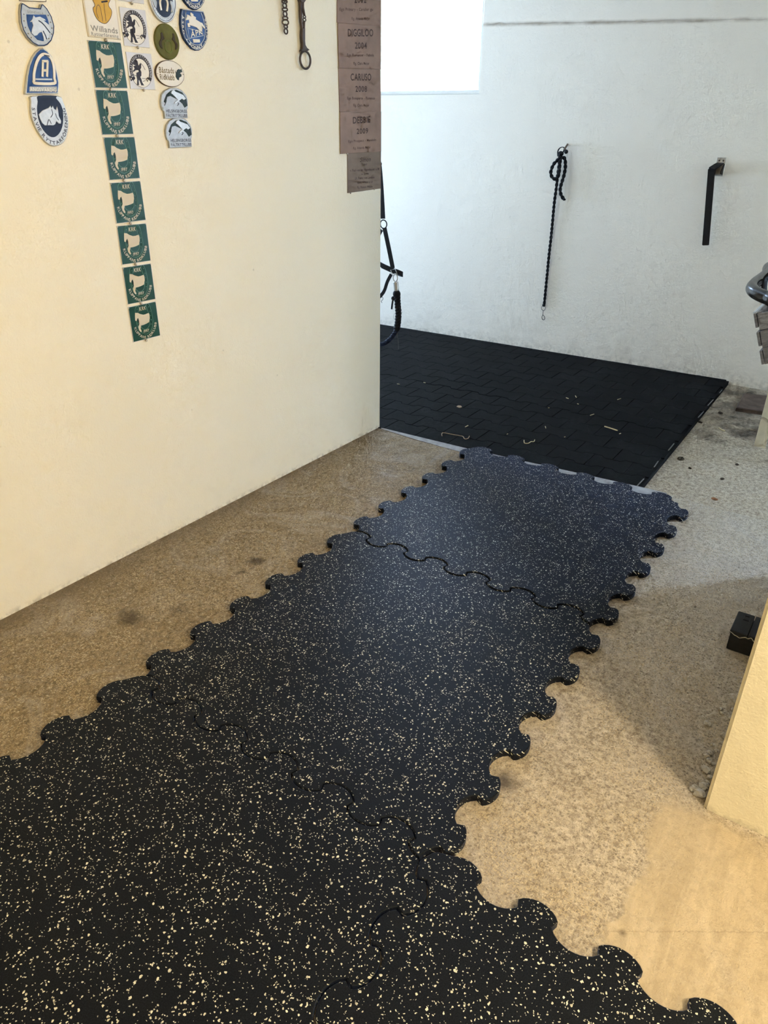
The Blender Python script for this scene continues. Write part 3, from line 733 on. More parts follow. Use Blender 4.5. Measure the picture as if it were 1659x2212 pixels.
v = b.plate('violin', vio, 0.0033, 0.0042, M['ochre'], 0.0002, 3)
b.lines('violin_lines', [qb([(202, 95), (192, 190), (228, 295)]), qb([(205, 90), (222, 82), (240, 95), (262, 150), (296, 345)]), qb([(312, 55), (345, 335)]), vio + vio[:1]], 0.0013, 0.0038, 0.0045, M['edge_brown'])
b.lines('bridge', [qb([(272, 34), (370, 20)])], 0.004, 0.0040, 0.0048, M['ink'], smooth=0)
b.print('lettering', M['grey_ink'], lambda bm: (lambda q: (text_line(bm, 'Willands', q[0][0], q[1][0], q[0][1], 0.0135, 0.0040), text_line(bm, 'Ryttarförening', q[2][0], q[3][0], q[2][1], 0.0082, 0.0040)))(b.loc(qb([(108, 490), (532, 495), (118, 562), (545, 575)]))))
b.pin(qb([(338, 640)])[0])

# --- seven green signs
SIGNS = [(-1.3502, 1.5316), (-1.351, 1.4121), (-1.3488, 1.2909), (-1.3488, 1.169), (-1.350, 1.0465), (-1.3524, 0.9238), (-1.3536, 0.8015)]
ORD = ['topmost of the green column, under the violin plate', 'second from the top of the green column', 'third from the top of the green column', 'middle one of the green column', 'third from the bottom of the green column', 'second from the bottom of the green column', 'lowest of the green column']
def green_sign(i, c):
    return Badge('club_sign', 'green sign with a cream horse, ' + ORD[i], 'sign', c, 'green club signs in a column', rot=math.radians((1.0, 0.4, -0.2, 0.3, -0.9, -0.6, -0.1)[i]))
b = green_sign(3, SIGNS[3]); w2, h2 = 0.0555, 0.0575; c = SIGNS[3]
R_ = lambda d: [(c[0] - w2 + d, c[1] - h2 + d), (c[0] + w2 - d, c[1] - h2 + d), (c[0] + w2 - d, c[1] + h2 - d), (c[0] - w2 + d, c[1] + h2 - d)]
b.plate('plate', R_(0), 0.0005, 0.0028, M['plate_white'], 0.0004)
b.plate('face', R_(0.0014), 0.0022, 0.0032, M['green'], 0.0002)
b.lines('horseshoe', [qg([(425, 372), (432, 335), (430, 302), (412, 290), (394, 302), (385, 335), (388, 372)]), qg([(406, 488), (412, 530), (440, 600), (480, 648), (525, 668), (566, 652), (596, 610), (608, 540), (605, 470), (590, 390), (570, 320), (550, 283), (532, 280), (521, 302), (540, 365), (556, 405)]), qg([(568, 500), (566, 555), (545, 595), (515, 606), (482, 592), (464, 560)])], 0.0011, 0.0031, 0.0036, M['green_line'])
b.plate('horse', qg([(384, 374), (420, 380), (446, 398), (488, 414), (515, 412), (555, 400), (565, 424), (569, 470), (561, 520), (528, 535), (495, 545), (462, 550), (456, 590), (472, 626), (458, 632), (436, 602), (428, 560), (440, 528), (434, 480), (424, 444), (411, 458), (405, 484), (388, 474), (385, 430)]), 0.0030, 0.0038, M['cream'], 0.0002)
b.plate('bridle', qg([(418, 455), (434, 470), (436, 505), (422, 500), (414, 478)]), 0.0030, 0.0036, M['dark_green'], 0.0002, 2)
bm = bmesh.new()
for p in b.loc(qg([(552, 322), (572, 382), (580, 440), (587, 494), (588, 548), (410, 335), (424, 520)])): ball(bm, (p[0], p[1], 0.0030), 0.0016, u=8, v=6)
link('nail_marks', mesh(bm), M['green_line'], b.e)['kind'] = 'stuff'
def _pr(bm):
    q = b.loc(qg([(440, 358), (522, 352), (496, 648), (562, 640)]))
    text_line(bm, 'KRK', q[0][0], q[1][0], q[0][1], 0.0118, 0.0037, 0.12); text_line(bm, '1997', q[2][0], q[3][0], q[2][1], 0.0090, 0.0037, 0.12)
    text_path(bm, 'KLIPPANS RIDKLUBB', b.loc(qg([(374, 566), (396, 622), (432, 674), (480, 712), (530, 724), (584, 704), (624, 652), (648, 592), (656, 536)])), 0.0088, 0.0037, 0.92)
b.print('lettering', M['cream'], _pr)
for p in qg([(306, 303), (634, 274)]): b.pin(p, 0.0016, 0.003)
b.pin(qg([(522, 748)])[0])
for i, cc in enumerate(SIGNS):
    if i == 3: continue
    g = green_sign(i, cc)
    for ch in list(b.e.children):
        k = ch.copy(); COL.objects.link(k); k.parent = g.e

# --- white plates with the oval rider emblem
kc = ell_fit((125, 1010), (447, 1070), (247, 785), (305, 1270))
pl_c = [qc([(285, 1022)])[0], qc([(220, 460)])[0]]
def emblem(lab, c): return Badge('club_plate', lab, 'sign', c, 'pale plates with an oval emblem')
dz = LW(298, 69)[1] - LW(305, 152)[1]
cs = [kc[0], (kc[0][0] - 0.002, kc[0][1] + 0.1080), (kc[0][0] - 0.003, kc[0][1] + 0.2160)]
b = emblem('pale square plate with a blue-black oval rider emblem, lowest of its column', cs[0]); c = cs[0]; rx, ry = kc[1] * 1.02, kc[2]
b.plate('plate', [(c[0] - rx - 0.004, c[1] - ry - 0.004), (c[0] + rx + 0.006, c[1] - ry - 0.004), (c[0] + rx + 0.006, c[1] + ry + 0.0035), (c[0] - rx - 0.004, c[1] + ry + 0.0035)], 0.0005, 0.0026, M['plate_white'], 0.0004)
b.plate('oval', ell(c, rx, ry), 0.0024, 0.0032, M['white'], 0.0002)
n_ = 40; a0, a1 = math.radians(-38), math.radians(218)
arc = lambda k, m=1.0: [(c[0] + rx * k * math.cos(a0 + (a1 - a0) * i / n_) , c[1] + ry * k * math.sin(a0 + (a1 - a0) * i / n_)) for i in range(n_ + 1)]
bm = bmesh.new(); band(bm, b.loc(arc(0.97)), b.loc(arc(0.74)), 0.0030, 0.0037, closed=False); link('ring_band', mesh(bm), M['ink'], b.e)
b.lines('outline', [ell(c, rx * 0.985, ry * 0.985)], 0.0008, 0.0030, 0.0036, M['ink'], smooth=0, closed=True)
b.print('lettering', M['plate_white'], lambda bm: text_path(bm, 'KULLABYGDENS RYTTARFÖRENING', b.loc([(c[0] + rx * 0.80 * math.cos(t), c[1] + ry * 0.80 * math.sin(t)) for t in [math.radians(206 - 232 * i / 14) for i in range(15)]]), 0.0066, 0.0039, 0.85))
e_ = qk([(0, 0)])[0]; off = (cs[0][0] - (LW(298.5, 69.5)[0]), cs[0][1] - LW(298.5, 69.5)[1])
qm = lambda pts: [(p[0] + off[0], p[1] + off[1]) for p in qk(pts)]
b.plate('rider', qm([(400, 540), (430, 560), (500, 640), (530, 800), (560, 900), (620, 760), (690, 800), (690, 1000), (640, 1090), (700, 1220), (700, 1420), (640, 1480), (700, 1600), (740, 1760), (850, 1940), (700, 1930), (600, 1660), (560, 1640), (580, 1910), (470, 1910), (480, 1620), (440, 1420), (440, 1250), (570, 1200), (540, 1110), (400, 1120), (330, 1180), (220, 1190), (320, 1070), (350, 1000), (270, 900), (400, 860), (290, 820), (270, 740), (350, 620)]), 0.0030, 0.0038, M['ink'], 0.0002)
b.plate('diamond', qm([(40, 1400), (140, 1400), (280, 1550), (170, 1690)]), 0.0036, 0.0042, M['ink'], 0.0002)
b.plate('diamond', qm([(920, 1600), (1050, 1500), (1080, 1600), (1020, 1760)]), 0.0036, 0.0042, M['ink'], 0.0002)
bm = bmesh.new()
for p in b.loc(qm([(155, 1550), (995, 1640)])): ball(bm, (p[0], p[1], 0.0040), 0.0022, u=8, v=6)
link('diamond_dots', mesh(bm), M['white'], b.e)['kind'] = 'stuff'
b.lines('whip', [qm([(640, 740), (760, 860), (900, 1120)]), qm([(210, 1200), (280, 1330), (440, 1420)]), qm([(740, 1560), (900, 1590)]), qm([(780, 1720), (920, 1690)])], 0.0012, 0.0030, 0.0036, M['ink'])
b.pin((c[0], c[1] - ry - 0.006), 0.004)
for c2, lab in ((cs[1], 'pale square plate with a blue-black oval rider emblem, second from the bottom'), (cs[2], 'pale plate with an oval rider emblem, cut off by the top of the picture')):
    g = emblem(lab, c2)
    for ch in list(b.e.children):
        k = ch.copy(); COL.objects.link(k); k.parent = g.e

# --- oval dark blue badge with white horseshoe, top cut off
bt = qh([(950, 1100)])[0]; lf = qh([(165, 0)])[0]; rt = qh([(1485, 300)])[0]
rx = (rt[0] - lf[0]) / 2 * 1.0; c = ((rt[0] + lf[0]) / 2 + 0.002, bt[1] + 0.060); ry = 0.060
b = Badge('horse_badge', 'oval navy badge with a white upturned horseshoe, above the olive oval', 'badge', c)
b.plate('plate', ell(c, rx, ry), 0.0005, 0.008, M['silver'], 0.002)
b.lines('groove', [ell(c, rx * 0.90, ry * 0.92)], 0.0014, 0.0078, 0.0086, M['ink'], smooth=0, closed=True)
b.plate('field', ell(c, rx * 0.72, ry * 0.77), 0.0075, 0.0088, M['navy'], 0.0003)
b.lines('horseshoe', [qh([(750, 500), (700, 250), (690, 80), (740, -40), (860, -70), (980, -20), (1040, 120), (1050, 300), (1015, 560)])], 0.0062, 0.0085, 0.0102, M['white'])
b.plate('left_horse', qh([(330, 0), (480, 0), (540, 120), (520, 400), (440, 330), (380, 200)]), 0.0085, 0.0100, M['silver_dull'], 0.0006, 2)
b.plate('right_horse', qh([(1160, 60), (1260, 60), (1340, 220), (1390, 420), (1330, 560), (1210, 600), (1230, 420), (1190, 220)]), 0.0085, 0.0100, M['silver_dull'], 0.0006, 2)
b.print('lettering', M['grey_ink'], lambda bm: text_path(bm, 'RYTTARFÖRENING', b.loc([(c[0] + rx * 0.86 * math.cos(t), c[1] + ry * 0.875 * math.sin(t)) for t in [math.radians(205 + 130 * i / 10) for i in range(11)]]), 0.0062, 0.0083, 0.85))

# --- olive oval
c, rx, ry = ell_fit((478, 560), (842, 640), (622, 338), (690, 868)); 
b = Badge('oval_badge', 'plain olive green oval badge with faint horseshoe relief', 'badge', c)
b.plate('plate', ell(c, rx, ry), 0.0005, 0.006, M['olive'], 0.002)
b.plate('left_figure', qv([(340, 650), (450, 640), (480, 800), (560, 950), (430, 1040), (400, 1250), (460, 1480), (340, 1420), (260, 1250), (270, 1100), (350, 960)]), 0.0055, 0.0070, M['olive_dark'], 0.0006, 2)
b.plate('right_figure', qv([(960, 680), (1060, 700), (1100, 900), (1160, 1120), (1250, 1240), (1230, 1480), (1110, 1540), (1120, 1300), (1030, 1100), (930, 980), (990, 860)]), 0.0055, 0.0070, M['olive_dark'], 0.0006, 2)
b.lines('horseshoe', [qv([(560, 1150), (600, 1500), (700, 1640), (850, 1690), (940, 1600), (930, 1400), (880, 1150), (740, 1060), (620, 1080)])], 0.003, 0.0055, 0.0066, M['olive_light'])

# --- white oval plate
c, rx, ry = ell_fit((490, 1055), (908, 1090), (668, 872), (748, 1262))
b = Badge('oval_badge', 'white oval enamel plate with green lettering and a small dark horse head', 'badge', c)
b.plate('plate', ell(c, rx, ry), 0.0005, 0.007, M['edge_brown'], 0.001)
b.plate('face', ell(c, rx * 0.955, ry * 0.955), 0.0062, 0.0078, M['white'], 0.0004)
M['brown_ink'] = paint('olive_brown_print', (0.17, 0.13, 0.06), 0.5)
b.print('lettering', M['brown_ink'], lambda bm: (lambda q: (text_line(bm, 'Båstads', q[0][0], q[1][0], q[0][1], 0.0150, 0.0082), text_line(bm, 'Ridklubb', q[2][0], q[3][0], q[2][1], 0.0150, 0.0082)))(b.loc(qo([(320, 556), (985, 600), (360, 868), (1010, 905)]))))
b.plate('horse_head', qo([(1010, 450), (1080, 560), (1110, 450), (1180, 400), (1260, 430), (1310, 390), (1355, 540), (1280, 550), (1245, 600), (1310, 640), (1310, 730), (1210, 790), (1200, 905), (1130, 880), (1050, 740), (1060, 600)]), 0.0076, 0.0086, M['dark_green'], 0.0004)
b.pin(qo([(243, 604)])[0], 0.0018, 0.0075); b.pin(qo([(1388, 640)])[0], 0.0018, 0.0075)

# --- two silver plates with the jockey
def jockey(lab, c): return Badge('jockey_badge', lab, 'badge', c, 'silver jockey badges')
o_ = qc([(562, 1460), (575, 1375), (620, 1312), (700, 1275), (790, 1273), (870, 1308), (930, 1378), (957, 1455), (955, 1570), (945, 1588), (955, 1712), (622, 1720), (610, 1612), (588, 1590), (570, 1535)])
c = mid(o_); b = jockey('silver round-topped badge of a jockey on dark green, directly under the white oval', c)
b.plate('plate', o_, 0.0005, 0.008, M['silver_dull'], 0.0015)
b.plate('field', qc([(603, 1470), (640, 1370), (705, 1312), (785, 1300), (870, 1338), (930, 1425), (947, 1530), (905, 1560), (870, 1500), (800, 1440), (700, 1390), (655, 1400), (630, 1500)]), 0.0075, 0.0088, M['dark_green'], 0.0003)
b.plate('jockey', qc([(705, 1350), (715, 1320), (745, 1300), (772, 1330), (805, 1342), (880, 1375), (922, 1430), (890, 1452), (862, 1432), (832, 1452), (800, 1490), (750, 1505), (758, 1482), (800, 1445), (762, 1400), (725, 1365)]), 0.0085, 0.0102, M['silver'], 0.0008)
b.lines('relief', [qc([(615, 1530), (640, 1460), (625, 1420), (655, 1400)]), qc([(870, 1500), (905, 1470), (940, 1500)]), qc([(780, 1480), (820, 1500), (800, 1530)])], 0.0018, 0.0078, 0.0088, M['ink'])
b.print('lettering', M['ink'], lambda bm: (lambda q: (text_line(bm, 'HELSINGBORGS', q[0][0], q[1][0], q[0][1], 0.0082, 0.0083), text_line(bm, 'FÄLTRITTKLUBB', q[2][0], q[3][0], q[2][1], 0.0082, 0.0083)))(b.loc(qc([(640, 1628), (940, 1622), (645, 1692), (945, 1690)]))))
p1_, p2_ = qc([(760, 1275), (800, 1712)])
g = jockey('silver round-topped badge of a jockey on dark green, lowest of its column', (c[0] + qc([(640, 2140)])[0][0] * 0 + (qc([(690, 2145)])[0][0] - qc([(622, 1720)])[0][0]), c[1] + qc([(690, 2145)])[0][1] - qc([(622, 1720)])[0][1]))
for ch in list(b.e.children):
    k = ch.copy(); COL.objects.link(k); k.parent = g.e

# --- blue shield with jumping horse
o_ = qs([(160, 370), (1080, 480), (1160, 700), (1240, 1000), (1275, 1300), (1260, 1560), (1180, 1800), (1050, 2000), (900, 2100), (760, 2110), (600, 2040), (420, 1850), (250, 1600), (150, 1300), (110, 1000), (120, 650)])
c = mid(o_); b = Badge('shield_badge', 'blue shield badge with a white jumping horse, rightmost of the club badges', 'badge', c)
b.plate('plate', o_, 0.0005, 0.008, M['blue_mid'], 0.0015)
b.lines('border', [qs([(205, 400), (1055, 500), (1130, 720), (1205, 1010), (1238, 1300), (1222, 1545), (1148, 1765), (1030, 1950), (890, 2045), (770, 2055), (625, 1990), (460, 1810), (300, 1575), (205, 1280), (165, 1000), (172, 660)])], 0.0013, 0.0078, 0.0088, M['silver'], smooth=0, closed=True)
b.lines('inner_border', [qs([(345, 450), (320, 720), (320, 1100), (370, 1400), (470, 1660), (620, 1820), (800, 1875), (950, 1830), (1080, 1650), (1130, 1430), (1130, 1150), (1060, 800), (970, 540)])], 0.0013, 0.0078, 0.0088, M['silver'])
b.plate('field', qs([(360, 470), (945, 540), (1050, 810), (1115, 1150), (1115, 1420), (1065, 1640), (940, 1805), (800, 1850), (630, 1800), (490, 1640), (390, 1390), (340, 1100), (340, 720)]), 0.0076, 0.0084, M['blue'], 0.0002)
b.plate('horse', qs([(330, 850), (340, 780), (370, 700), (375, 610), (480, 650), (550, 700), (510, 590), (530, 520), (640, 600), (640, 660), (750, 730), (740, 810), (800, 850), (900, 910), (960, 950), (1000, 950), (1060, 1050), (1135, 1180), (1090, 1190), (980, 1060), (1020, 1180), (1000, 1330), (930, 1300), (850, 1230), (780, 1150), (620, 1090), (480, 1050), (520, 1110), (490, 1140), (420, 1130), (390, 980), (470, 950), (450, 830), (390, 840)]), 0.0083, 0.0100, M['white'], 0.0005)
b.lines('pennant', [qs([(410, 1160), (480, 1600), (1070, 1480)]), qs([(450, 1190), (860, 1280), (1020, 1330), (1060, 1480)])], 0.0012, 0.0083, 0.0092, M['silver'], smooth=0)
b.plate('blank_box', qs([(620, 1630), (910, 1640), (925, 1770), (650, 1780)]), 0.0083, 0.0094, M['white'], 0.0003)
def _pr2(bm):
    q = b.loc(qs([(540, 1560), (1040, 1480)])); text_line(bm, 'ÅPK', q[0][0], q[1][0], q[0][1], 0.0150, 0.0095, 0, q[1][1] - q[0][1] + 0.004)
    text_path(bm, 'ÅSBO', b.loc(qs([(170, 620), (165, 900), (180, 1180), (225, 1440)])), 0.0072, 0.0090, 0.9, 0.25)
    text_path(bm, 'PONNY', b.loc(qs([(460, 1850), (580, 1975), (740, 2050), (900, 2030), (1050, 1930)])), 0.0085, 0.0090, 0.9)
    text_path(bm, 'KLUBB', b.loc(qs([(1240, 1590), (1250, 1350), (1225, 1080), (1165, 760)])), 0.0072, 0.0090, 0.9)
b.print('lettering', M['white'], _pr2)
bm = bmesh.new()
for p in b.loc(qs([(380, 1650), (1135, 1740)])): ball(bm, (p[0], p[1], 0.0082), 0.0020, u=8, v=6)
link('dots', mesh(bm), M['white'], b.e)['kind'] = 'stuff'
# --- its twin above, cut off by the picture
sh = (qs([(650, 410)])[0][0] - qs([(800, 2110)])[0][0], qs([(650, 410)])[0][1] - qs([(800, 2110)])[0][1])
g = Badge('shield_badge', 'blue shield badge cut off by the top of the picture, above the other shield', 'badge', (c[0] + sh[0] + 0.006, c[1] + sh[1]), 'blue shields'); b.e['group'] = 'blue shields'
for ch in list(b.e.children):
    k = ch.copy(); COL.objects.link(k); k.parent = g.e

# --- bronze name plaques at the free end of the partition
PLQ = [  # traced corner heights (left, right) of the top and bottom edge, texts
    ((727, -60), (822, -48), (727, 49), (821, 57.5), [('2002', (618, 862), 60, 170, 0), ('Ego Primary - Cavalier gu', (310, 1000), 225, 70, 1), ('Rg. Amanda Meijer', (560, 935), 415, 65, 1)], 'brown name plaque dated 2002, topmost of the plaque column'),
    ((727.5, 49), (820, 57.5), (730, 146.5), (820, 150), [('DIGGILOO', (470, 995), 755, 165, 0), ('2004', (618, 862), 1010, 140, 0), ('Ego Romancer - Fabiola', (455, 1010), 1172, 62, 1), ('Rg. Clara Meijer', (590, 915), 1345, 62, 1)], 'brown name plaque dated 2004, below the topmost plaque'),
    ((730, 146.5), (820, 150), (732.5, 241.5), (821.8, 241), [('CARUSO', (540, 965), 1670, 155, 0), ('2008', (640, 878), 1905, 130, 0), ('Ego Bonaparte - Flamenco', (470, 1040), 2065, 60, 1), ('Rg. Clara Meijer', (598, 925), 2212, 60, 1)], 'brown name plaque dated 2008, middle of the plaque column'),
    ((732.5, 241.5), (821.3, 241), (733.5, 332.5), (821.3, 327), None, 'brown name plaque dated 2009, just above the smallest plaque'),
    ((749.5, 331), (822, 326), (750, 417), (821.5, 407), None, 'small dull brown plaque with script heading, lowest of the plaque column')]
qe_text = {3: [('DEBBIE', (632, 1025), 492, 158, 0), ('2009', (718, 975), 730, 130, 0), ('Ego Prospect - Mandolin', (530, 1160), 925, 60, 1), ('Rg. Amanda Meijer', (640, 1035), 1080, 60, 1)],
           4: [('Simon', (805, 1045), 1365, 105, 2), ('1997', (893, 968), 1450, 45, 0), ('v. Paul von der Hippenhauser u. M', (578, 1235), 1590, 62, 0), ('u. Sonne', (840, 1003), 1660, 52, 0), ('Ur. Remo von Landano', (690, 1135), 1765, 60, 0), ('Gert Wilson o Uf', (745, 1092), 1865, 55, 0), ('Rg. Renate Wilson', (745, 1088), 1972, 60, 0)]}
for i, (tl, tr_, bl, br, tx, lab) in enumerate(PLQ):
    q = [LW(*tl), LW(*tr_), LW(*br), LW(*bl)]
    q[1] = (min(q[1][0], 0.0015), q[1][1]); q[2] = (min(q[2][0], 0.0015), q[2][1])
    b = Badge('name_plaque', lab, 'plaque', mid(q), 'brown name plaques'); lift = 0.0026 * (i % 2)
    b.plate('plate', q, 0.0005 + lift, 0.0030 + lift, M['bronze2' if i == 4 else 'bronze'], 0.0005)
    bmf, bmd = bmesh.new(), bmesh.new(); Q = qd if tx else qe; pxh = 9.614 if tx else 10.536
    for s_, (xa, xb), yb, hh, faint in (tx or qe_text[i]):
        a, d = b.loc(Q([(xa, yb), (xb, yb - (0 if tx else (xb - xa) * 0.06))])); up_ = b.loc(Q([(xa, yb - hh)]))[0]
        text_line(bmf if faint == 1 else bmd, s_, a[0], d[0], (a[1] + d[1]) / 2 if False else a[1], (up_[1] - a[1]) * 0.92, 0.0033 + lift, 0.28 if faint == 2 else 0.0, d[1] - a[1])
    for bm_, nm, mt in ((bmd, 'lettering', 'engrave'), (bmf, 'small_lettering', 'engrave_faint')):
        if bm_.verts:
            me = mesh(bm_)
            for p in me.polygons:
                if p.normal.z < 0: p.flip()
            link(nm, me, M[mt], b.e)['kind'] = 'stuff'
        else: bm_.free()
    if i == 4:
        for p in qe([(510, 1180), (585, 2078), (1128, 1990)]): b.pin(p, 0.0032, 0.003)

# --- iron chain and old bit hanging near the plaques
def LWn(x, y, n):
    p = on_plane(x, y, LW_P + LW_N * n, LW_N); d = p - LW_P; return Vector((d.dot(LW_S), p.z, n))
c0 = LWn(615, 40, 0.02)
ch = empty('iron_chain', LW_M @ Matrix.Translation((c0.x, c0.y, 0)), 'short dark iron chain hanging on the cream wall at the top', 'chain')
def fpx(x, y, n=0.014): v = LWn(590 + x / 13.01, y / 13.01, n); return Vector((v.x - c0.x, v.y - c0.y, n))
kx, ky = (fpx(100, 500) - fpx(0, 500)).length / 100, (fpx(300, 600) - fpx(300, 500)).length / 100
for (x, y, w, h, edge) in ((318, -260, 60, 85, 0), (320, -145, 30, 75, 1), (322, -40, 60, 85, 0), (322, 45, 34, 60, 1), (325, 155, 60, 85, 0), (332, 268, 40, 62, 1), (337, 392, 60, 85, 0), (342, 510, 44, 62, 1), (346, 628, 14, 90, 1), (355, 745, 50, 66, 0), (360, 878, 30, 88, 0)):
    p = fpx(x, y); U = Vector((1, 0, 0)) if w > 20 else Vector((0.25, 0, 1)); ww = max(w * kx, 0.010) if w > 20 else 0.012
    bm = bmesh.new(); tube(bm, ring_path(p, ww - 0.0015, h * ky - 0.0015, U if not edge else (0.75, 0, 0.66), (0, 1, 0), 22), 0.0026, 8, closed=True)
    link('chain_link', mesh(bm, smooth=True), M['iron'], ch)
c0 = LWn(656, 75, 0.02)
bt = empty('iron_bit', LW_M @ Matrix.Translation((c0.x, c0.y, 0)), 'old dark iron shank with a large oval ring, hanging beside the chain', 'horse bit')
bm = bmesh.new(); tube(bm, ring_path(fpx(905, 1685), 158 * kx, 265 * ky, (1, 0, 0), (0, 1, 0), 40), 0.0038, 10, closed=True); link('ring', mesh(bm, smooth=True), M['iron'], bt)
def shape(nm, pts, n0, n1, rim=0.0015):
    bm = bmesh.new(); q = [(fpx(x, y).x, fpx(x, y).y) for x, y in pts]; slab(bm, q, n0, n1, rim); return link(nm, mesh(bm), M['iron'], bt)
shape('shank', [(800, 800), (885, 790), (885, 1150), (895, 1260), (940, 1340), (1010, 1400), (960, 1430), (880, 1420), (800, 1440), (760, 1440), (810, 1370), (815, 1250), (795, 1050)], 0.008, 0.018)
shape('side_bar', [(750, -140), (830, -140), (815, 300), (815, 560), (840, 760), (800, 800), (770, 600), (755, 300)], 0.009, 0.017)
shape('cheek_bar', [(815, -140), (850, -120), (850, 200), (890, 440), (860, 450), (815, 250)], 0.012, 0.019)
shape('cheek_bar', [(862, 590), (895, 590), (888, 820), (850, 820)], 0.010, 0.017)
shape('top_knob', [(720, -10), (900, -10), (850, 70), (760, 60)], 0.007, 0.021)
for y, r in ((470, 34), (555, 40)):
    bm = bmesh.new(); tube(bm, ring_path(fpx(882, y), r * kx, r * ky * 1.1, (1, 0, 0), (0, 1, 0), 18), 0.0020, 8, closed=True); link('small_ring', mesh(bm, smooth=True), M['iron'], bt)

# ------------------------------------------------------------------ rope on the back wall
def BWn(x, y, n):
    p = on_plane(x, y, BW_P + BW_N * n, BW_N); d = p - BW_P; return Vector((d.dot(BW_S), p.z, n))
def rope_mesh(path, r, pitch, strands=2):
    """twisted rope round a path"""
    P = [Vector(p) for p in path]; out = bmesh.new(); L = [0]
    for a, b in zip(P, P[1:]): L.append(L[-1] + (b - a).length)
    frames = []; u = None
    for i in range(len(P)):
        t = (P[min(i + 1, len(P) - 1)] - P[max(i - 1, 0)]).normalized()
        u = (Vector((0, 0, 1)) if abs(t.z) < 0.9 else Vector((1, 0, 0))) if u is None else u
        u = (u - t * u.dot(t)).normalized(); frames.append((u, t.cross(u)))
    for k in range(strands):
        tube(out, [P[i] + (frames[i][0] * math.cos(2 * math.pi * (L[i] / pitch + k / strands)) + frames[i][1] * math.sin(2 * math.pi * (L[i] / pitch + k / strands))) * r * 0.52 for i in range(len(P))], r * 0.62, 8)
    return mesh(out, smooth=True)
c0 = BWn(1210, 330, 0)
rp = empty('lead_rope', BW_M @ Matrix.Translation((c0.x, c0.y, 0)), 'black braided lead rope looped over a hook on the white wall', 'rope')
def rpx(x, y, n): v = BWn(1100 + x / 5.027, 280 + y / 5.027, n); return Vector((v.x - c0.x, v.y - c0.y, n))
def rr(pts, n, k=8): return catmull([rpx(*(p if len(p) == 3 else (*p, n))) for p in pts], k)
link('hanging_rope', rope_mesh(rr([(548, 335, .045), (536, 420, .045), (522, 530, .035), (510, 640, .03), (490, 790, .025), (470, 1000, .022), (455, 1160, .02), (430, 1380, .018), (405, 1640, .016), (380, 1890, .014)], 0, 26), 0.0090, 0.052), M['black_cloth'], rp)
link('coil', rope_mesh(rr([(560, 270), (535, 320), (490, 365), (458, 430), (452, 480), (470, 520), (500, 535), (532, 505), (545, 440), (550, 360), (565, 300)], 0.06, 12), 0.0098, 0.052), M['black_cloth'], rp)
link('tail', rope_mesh(rr([(545, 330), (575, 300), (603, 318), (610, 380), (604, 450), (585, 530), (562, 600), (553, 655), (566, 715), (602, 765)], 0.05, 12), 0.0098, 0.052), M['black_cloth'], rp)
bm = bmesh.new(); strap(bm, rr([(530, 290), (528, 240), (545, 205), (575, 190), (598, 200), (590, 235), (560, 300)], 0.05, 6), 0.012, 0.004, (0, 0, 1)); link('loop', mesh(bm), M['black_cloth'], rp)
bm = bmesh.new(); ball(bm, rpx(560, 262, 0.05), 0.017, 1.1, 0.9, 0.8); link('knot', mesh(bm, smooth=True), M['black_cloth'], rp)
bm = bmesh.new(); ball(bm, rpx(376, 1905, 0.014), 0.0115, 1, 1, 0.8); link('end_knot', mesh(bm, smooth=True), M['black_cloth'], rp)
sn = link('snap_ring', (lambda bm: (tube(bm, ring_path(rpx(372, 1938, 0.014), 0.014, 0.016, (1, 0, 0), (0, 1, 0), 22), 0.0018, 7, closed=True), mesh(bm, smooth=True))[1])(bmesh.new()), M['iron'], rp)
bm = bmesh.new(); tube(bm, rr([(368, 1965), (364, 2010), (356, 2030), (358, 2055), (372, 2066), (386, 2055), (382, 2030), (366, 2012)], 0.014, 5), 0.0021, 7); link('snap_hook', mesh(bm, smooth=True), M['iron'], rp)
hk = empty('wall_hook', BW_M @ Matrix.Translation((c0.x, c0.y, 0)), 'short rusty hook carrying the black rope on the white wall', 'hook')
bm = bmesh.new(); tube(bm, [rpx(635, 158, -0.004), rpx(622, 178, 0.022), rpx(604, 205, 0.055)], 0.0055, 10); M['rust'] = paint('rusty_iron', (0.16, 0.11, 0.075), 0.7, 0.2, 0.3, 90, 0.3); link('shaft', mesh(bm, smooth=True), M['rust'], hk)
bm = bmesh.new(); ball(bm, rpx(618, 240, 0.055), 0.0125, 1, 1, 1); link('knob', mesh(bm, smooth=True), M['black_metal'], hk)
bm = bmesh.new(); tube(bm, [rpx(604, 205, 0.055), rpx(618, 238, 0.055)], 0.005, 8); link('crook', mesh(bm, smooth=True), M['rust'], hk)

# ------------------------------------------------------------------ folding arm on the back wall
c0 = BWn(1557, 360, 0)
ar = empty('saddle_rack', BW_M @ Matrix.Translation((c0.x, c0.y, 0)), 'black folding metal arm hanging from a steel bracket on the white wall', 'bracket')
def apx(x, y, n): v = BWn(1440 + x / 7.575, 320 + y / 7.575, n); return Vector((v.x - c0.x, v.y - c0.y, n))
a_, b_ = apx(828, 150, 0.004), apx(905, 458, 0.004); hw = 0.024
bm = bmesh.new(); mx = (apx(900, 160, 0.004).x + apx(850, 450, 0.004).x) / 2
slab(bm, [(mx - hw, b_.y), (mx + hw, b_.y), (mx + hw, a_.y), (mx - hw, a_.y)], 0.0, 0.005, 0.001); link('wall_plate', mesh(bm), M['steel'], ar)
for sx in (-1, 1):
    bm = bmesh.new(); ball(bm, (mx + sx * hw * 0.45, a_.y - 0.016, 0.0055), 0.0048, 1, 1, 0.5); link('screw', mesh(bm, smooth=True), M['iron'], ar)
el = apx(728, 385, 0.085); te = apx(637, 1590, 0.075); aw = 0.0185
